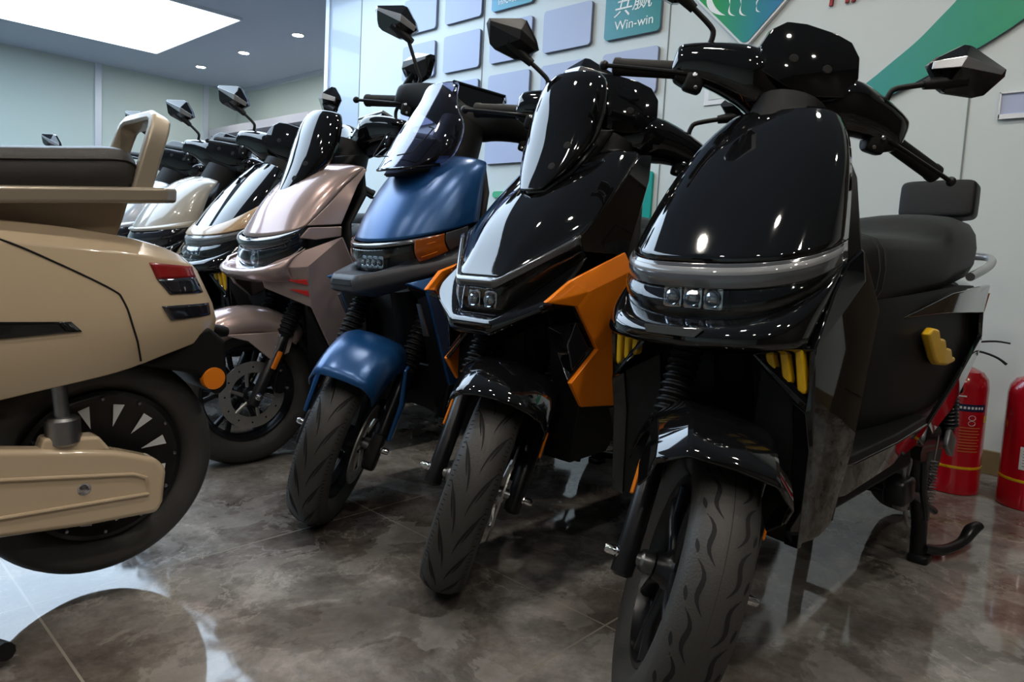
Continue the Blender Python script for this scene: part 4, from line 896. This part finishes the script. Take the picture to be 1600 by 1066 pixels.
def patch(name, quad, mt, off, n=8, m_=5, par=None):
    """thin plate lying on the beige body: quad corners as (x, z)"""
    (ax, az), (bx_, bz), (cx, cz), (dx, dz) = quad; rows = []
    for i in range(m_+1):
        s = i/m_; row = []
        for j in range(n+1):
            t = j/n; x = (ax*(1-t)+bx_*t)*(1-s)+(dx*(1-t)+cx*t)*s; z = (az*(1-t)+bz*t)*(1-s)+(dz*(1-t)+cz*t)*s
            row.append(g(x, ysurf(x, z)+off, z))
        rows.append(row)
    v, f = grid(rows); o = []
    for sg in (1, -1):
        vv = [V((p.x, p.y*sg, p.z)) for p in v]; ff = f if sg < 0 else [tuple(reversed(t)) for t in f]
        a, b, c = (vv[ff[0][k]] for k in range(3))
        if (b-a).cross(c-a).y*sg < 0: ff = [tuple(reversed(t)) for t in ff]
        o.append(mk(name, [(vv, ff)], mt, par or r, sol=.006, fix=False))
    return o
patch('tail_lamp', [(-.062, .676), (-.160, .668), (-.168, .645), (-.075, .642)], 'redlens', .0035)
patch('tail_lamp_lower', [(-.075, .642), (-.168, .645), (-.184, .612), (-.100, .611)], 'darklens', .0035)
patch('side_marker', [(-.080, .587), (-.196, .589), (-.200, .562), (-.100, .556)], 'darklens', .003)
patch('side_vent', [(.30, .570), (.088, .562), (.070, .543), (.30, .530)], 'gloss', .003)
sl = catmull([(.28, .728), (.195, .712), (.10, .668), (.015, .622), (-.005, .600), (-.025, .54), (-.045, .473)], 6)
both('panel_gap', tube([g(x, ysurf(x, z)+.0006, z) for x, z in sl], .002, 6), 'groove', r)
# neck under the rack, rack, seat and grab loop
mk('rack_support', [prism([g(.30, -.06, .735), g(-.02, -.06, .715), g(-.035, -.06, .76), g(-.05, -.06, .815), g(.30, -.06, .80)], (0, .12, 0))], 'beige', r, bev=.012, seg=3)
rk = [(.62, .125), (.3, .14), (.05, .142), (-.09, .135), (-.122, .11)]
rz = lambda x: .832-.085*(x+.10)
pl = [g(x, y, rz(x)) for x, y in rk]+[g(x, -y, rz(x)) for x, y in reversed(rk)]
mk('rear_rack', [prism(pl, (0, 0, -.032))], 'beigemet', r, bev=.008, seg=3)
se = [(.85, .10, .735, .79), (.80, .125, .735, .83), (.5, .135, .76, .855), (.3, .135, .78, .868), (.1, .132, .80, .892), (.0, .125, .81, .905), (-.035, .11, .815, .897), (-.055, .085, .825, .87)]
sc = ((-.6, 0), (-.93, .05), (-1, .3), (-.98, .7), (-.88, .93), (-.6, 1), (0, 1.0), (.6, 1), (.88, .93), (.98, .7), (1, .3), (.93, .05), (.6, 0), (0, 0))
rows = [[g(x, a*y, z0+(z1-z0)*b) for a, b in sc] for x, y, z0, z1 in catmull(se, 5)]
v, f = grid(rows, cv=True); f += [tuple(reversed(range(14))), tuple(range(len(v)-14, len(v)))]
seat = mk('seat', [(v, f)], 'bleather', r, ang=60)
mk('seat_piping', [tube([row[j]+V((0, .001*s, .001)) for row in rows[2:-3]], .0022, 6) for j, s in ((9, 1), (3, -1))], 'bleather', seat)
# square-section loop
def sqtube(pts, wdt, th):
    rows = []
    P = [V(p) for p in pts]
    for i, p in enumerate(P):
        t = (P[min(i+1, len(P)-1)]-P[max(i-1, 0)]).normalized(); u = V((math.cos(.4), 0, math.sin(.4))); s = t.cross(u).normalized()
        rows.append([p+u*a*wdt/2+s*b*th/2 for a, b in ((-1, -1), (1, -1), (1, 1), (-1, 1))])
    v, f = grid(rows, cv=True); f += [(3, 2, 1, 0), tuple(range(len(v)-4, len(v)))]; return v, f
lp = [g(-.046, .105, .805), g(-.072, .102, .90), g(-.087, .098, .950), g(-.092, .09, .968), g(-.094, .07, .976), g(-.094, -.07, .976), g(-.092, -.09, .968), g(-.087, -.098, .950), g(-.072, -.102, .90), g(-.046, -.105, .805)]
mk('grab_loop', [sqtube(lp, .040, .024)], 'beigemet', r, bev=.007, seg=3)
# rear wheel with white wedges, swing arm cover, shock, reflector
c = g(0, 0, .24); I4 = Matrix.Identity(4)
tyre(r, c, I4, .24, .058, .16, 'plain', 'rear_tyre')
parts = [(*lathe([(0, .030), (.05, .032), (.12, .036), (.135, .045), (.150, .050), (.160, .046), (.162, .03), (.162, -.03), (.160, -.046), (.13, -.036), (0, -.03)], 64, c), 0)]
mk('rear_rim', parts, 'steel', r)
for k in range(12):
    a = R(14+30*k)
    mk('rim_wedge', [prism([onw(c, .130, a-.085, .0412), onw(c, .132, a+.085, .0412), onw(c, .082, a+.02, .0352)], (0, .002, 0))], 'wplate', r)
    mk('rim_bolt', [lathe([(0, .006), (.003, .0055), (.0042, .003), (.0042, 0)], 10, onw(c, .144, a+.26, .049))], 'alu', r)
sw = [(.60, .375), (.40, .355), (.2, .328), (.13, .316), (.0, .292), (-.078, .262), (-.098, .235), (-.092, .165), (-.08, .142), (.06, .147), (.25, .165), (.6, .23)]
s = mk('swing_arm_cover', [prism([g(x, .085, z) for x, z in sw], (0, .05, 0))], 'beige', r, bev=.012, seg=4)
mk('cover_ridge', [tube([g(.58, .135, .325), g(.2, .136, .272), g(-.03, .136, .238), g(-.055, .136, .225), g(-.06, .136, .19), g(.2, .136, .20), g(.58, .135, .262)], .004, 8)], 'beige', s)
mk('cover_bolt', [lathe([(0, .006), (.005, .0055), (.0075, .004), (.008, 0), (.0125, .0005), (.0135, -.002)], 16, g(.06, .135, .225))], 'chrome', s)
mk('shock_boss', [prism([g(.135, .075, .30), g(.125, .075, .335), g(.03, .075, .325), g(.005, .075, .29)], (0, .05, 0))], 'beige', s, bev=.008, seg=3)
mk('swing_arm', [prism([g(x, -.125, z) for x, z in sw], (0, .04, 0))], 'steel', r, bev=.01)
for sg in (1, -1):
    mk('rear_shock', [tube([g(.088, .105*sg, .315), g(.088, .105*sg, .32), g(.09, .105*sg, .365), g(.09, .105*sg, .37)], [.027, .031, .031, .025], 20), tube([g(.09, .105*sg, .36), g(.10, .10*sg, .5)], .014, 14)], 'alu', r)
mk('rear_mudguard', [prism([g(.25, -.10, .47), g(-.10, -.10, .50), g(-.195, -.09, .535), g(-.232, -.085, .50), (g(-.238, -.085, .395)), g(-.215, -.085, .375), g(-.17, -.09, .43), g(.0, -.1, .50 - .03), g(.2, -.1, .44)], (0, .2, 0))], 'dark', r, bev=.01)
mk('rear_reflector', [lathe([(0, .008), (.0245, .007), (.026, 0), (.026, -.01), (0, -.01)], 28, g(-.205, .108, .418))], 'amber', r)
mk('rack_knob', [tube([g(-.18, .05, .53), g(-.25, .05, .515), g(-.262, .05, .513)], [.014, .014, .011], 14)], 'dark', r)
mk('foot_board', [prism([g(.85, -.18, .36), g(1.2, -.18, .36), g(1.2, .18, .36), g(.85, .18, .36)], (0, 0, .05))], 'matte', r, bev=.01)
mk('centre_stand', [tube([g(.30, s_*.11, .30), g(.24, s_*.13, -.018)], .016, 12) for s_ in (-1, 1)]+[tube([g(.30, -.11, .30), g(.30, .11, .30)], .014, 10), tube([g(.24, .13, -.012), g(.22, .2, -.01), g(.213, .25, .0)], [.016, .014, .016], 10)], 'steel', r)

# ------------------------------------------------------------------ fire extinguishers
def extinguisher(x, y, rz, label, sticker):
    t = thing('fire_extinguisher', label, 'fire extinguisher', (x, y, 0), (0, 0, R(rz)), 'fire extinguishers by the wall')
    b = mk('cylinder', [lathe([(0, 0), (.080, 0), (.084, .004), (.084, .05), (.0825, .054), (.0825, .40), (.078, .43), (.062, .455), (.035, .468), (.022, .472), (.02, .485), (0, .485)], 48, (0, 0, 0), (0, 0, 1))], 'red', t, ang=30)
    mk('yellow_band', [lathe([(.0828, .098), (.0832, .099), (.0832, .107), (.0828, .108)], 48, (0, 0, 0), (0, 0, 1))], 'yellow', b)
    def lab(name, a0, a1, z0, z1, mt, rr=.0832, n=10):
        rows = [[V((rr*math.cos(R(a0+(a1-a0)*i/n)), rr*math.sin(R(a0+(a1-a0)*i/n)), z)) for i in range(n+1)] for z in (z0, z1)]
        return mk(name, [grid(rows)], mt, b, fix=False)
    if sticker:
        lab('white_label', 150, 214, .145, .225, 'wplate')
        for k in range(6): lab('label_line', 156, 206-6*(k % 3), .157+.0105*k, .1595+.0105*k, 'seam', .0835)
    else:
        lab('navy_label', 160, 232, .315, .342, 'navy')
        for k in range(7): lab('label_line', 172+8*k, 177+8*k, .324, .333, 'wplate', .0835, 2)
        for k in range(9): lab('label_line', 176, 222-4*(k % 2), .165+.011*k, .168+.011*k, 'sticker', .0835)
        for zc in (.292, .272):
            pts = [V((.0838*math.cos(R(200)+.011*math.cos(q)/.083), .0838*math.sin(R(200)+.011*math.cos(q)/.083), zc+.009*math.sin(q))) for q in [2*math.pi*i/20 for i in range(21)]]
            mk('label_ring', [tube(pts, .0008, 6)], 'wplate', b)
        lab('yellow_tag', 232, 250, .275, .300, 'yellow')
        lab('label_text', 168, 184, .368, .373, 'wplate')
    mk('valve', [lathe([(0, .478), (.02, .478), (.022, .50), (.016, .503), (.016, .53), (.02, .532), (.02, .55), (0, .552)], 20, (0, 0, 0), (0, 0, 1))], 'steel', t)
    mk('valve_collar', [lathe([(.016, .484), (.026, .486), (.026, .498), (.016, .5)], 20, (0, 0, 0), (0, 0, 1))], 'yellow', t)
    mk('carry_handle', [tube([(.0, .0, .535), (-.02, -.05, .53), (-.03, -.09, .515), (-.034, -.115, .495)], [.009, .008, .008, .01], 10, smooth=3, flat=.5)], 'matte', t)
    mk('squeeze_lever', [tube([(.0, .01, .55), (-.01, -.03, .565), (-.025, -.08, .575), (-.032, -.12, .572)], [.008, .008, .007, .006], 10, smooth=3, flat=.5)], 'matte', t)
    mk('hose', [tube([(.01, .0, .52), (.05, .0, .535), (.10, .0, .47), (.105, .0, .35), (.10, .0, .2)], .010, 12, smooth=5)], 'dark', t)
    for ch in t.children: ch.scale.z = .91
extinguisher(2.80, .50, 20, 'red fire extinguisher with a navy label, partly behind the black scooter', False)
extinguisher(2.80, .285, 15, 'red fire extinguisher with a white sticker, at the right edge', True)
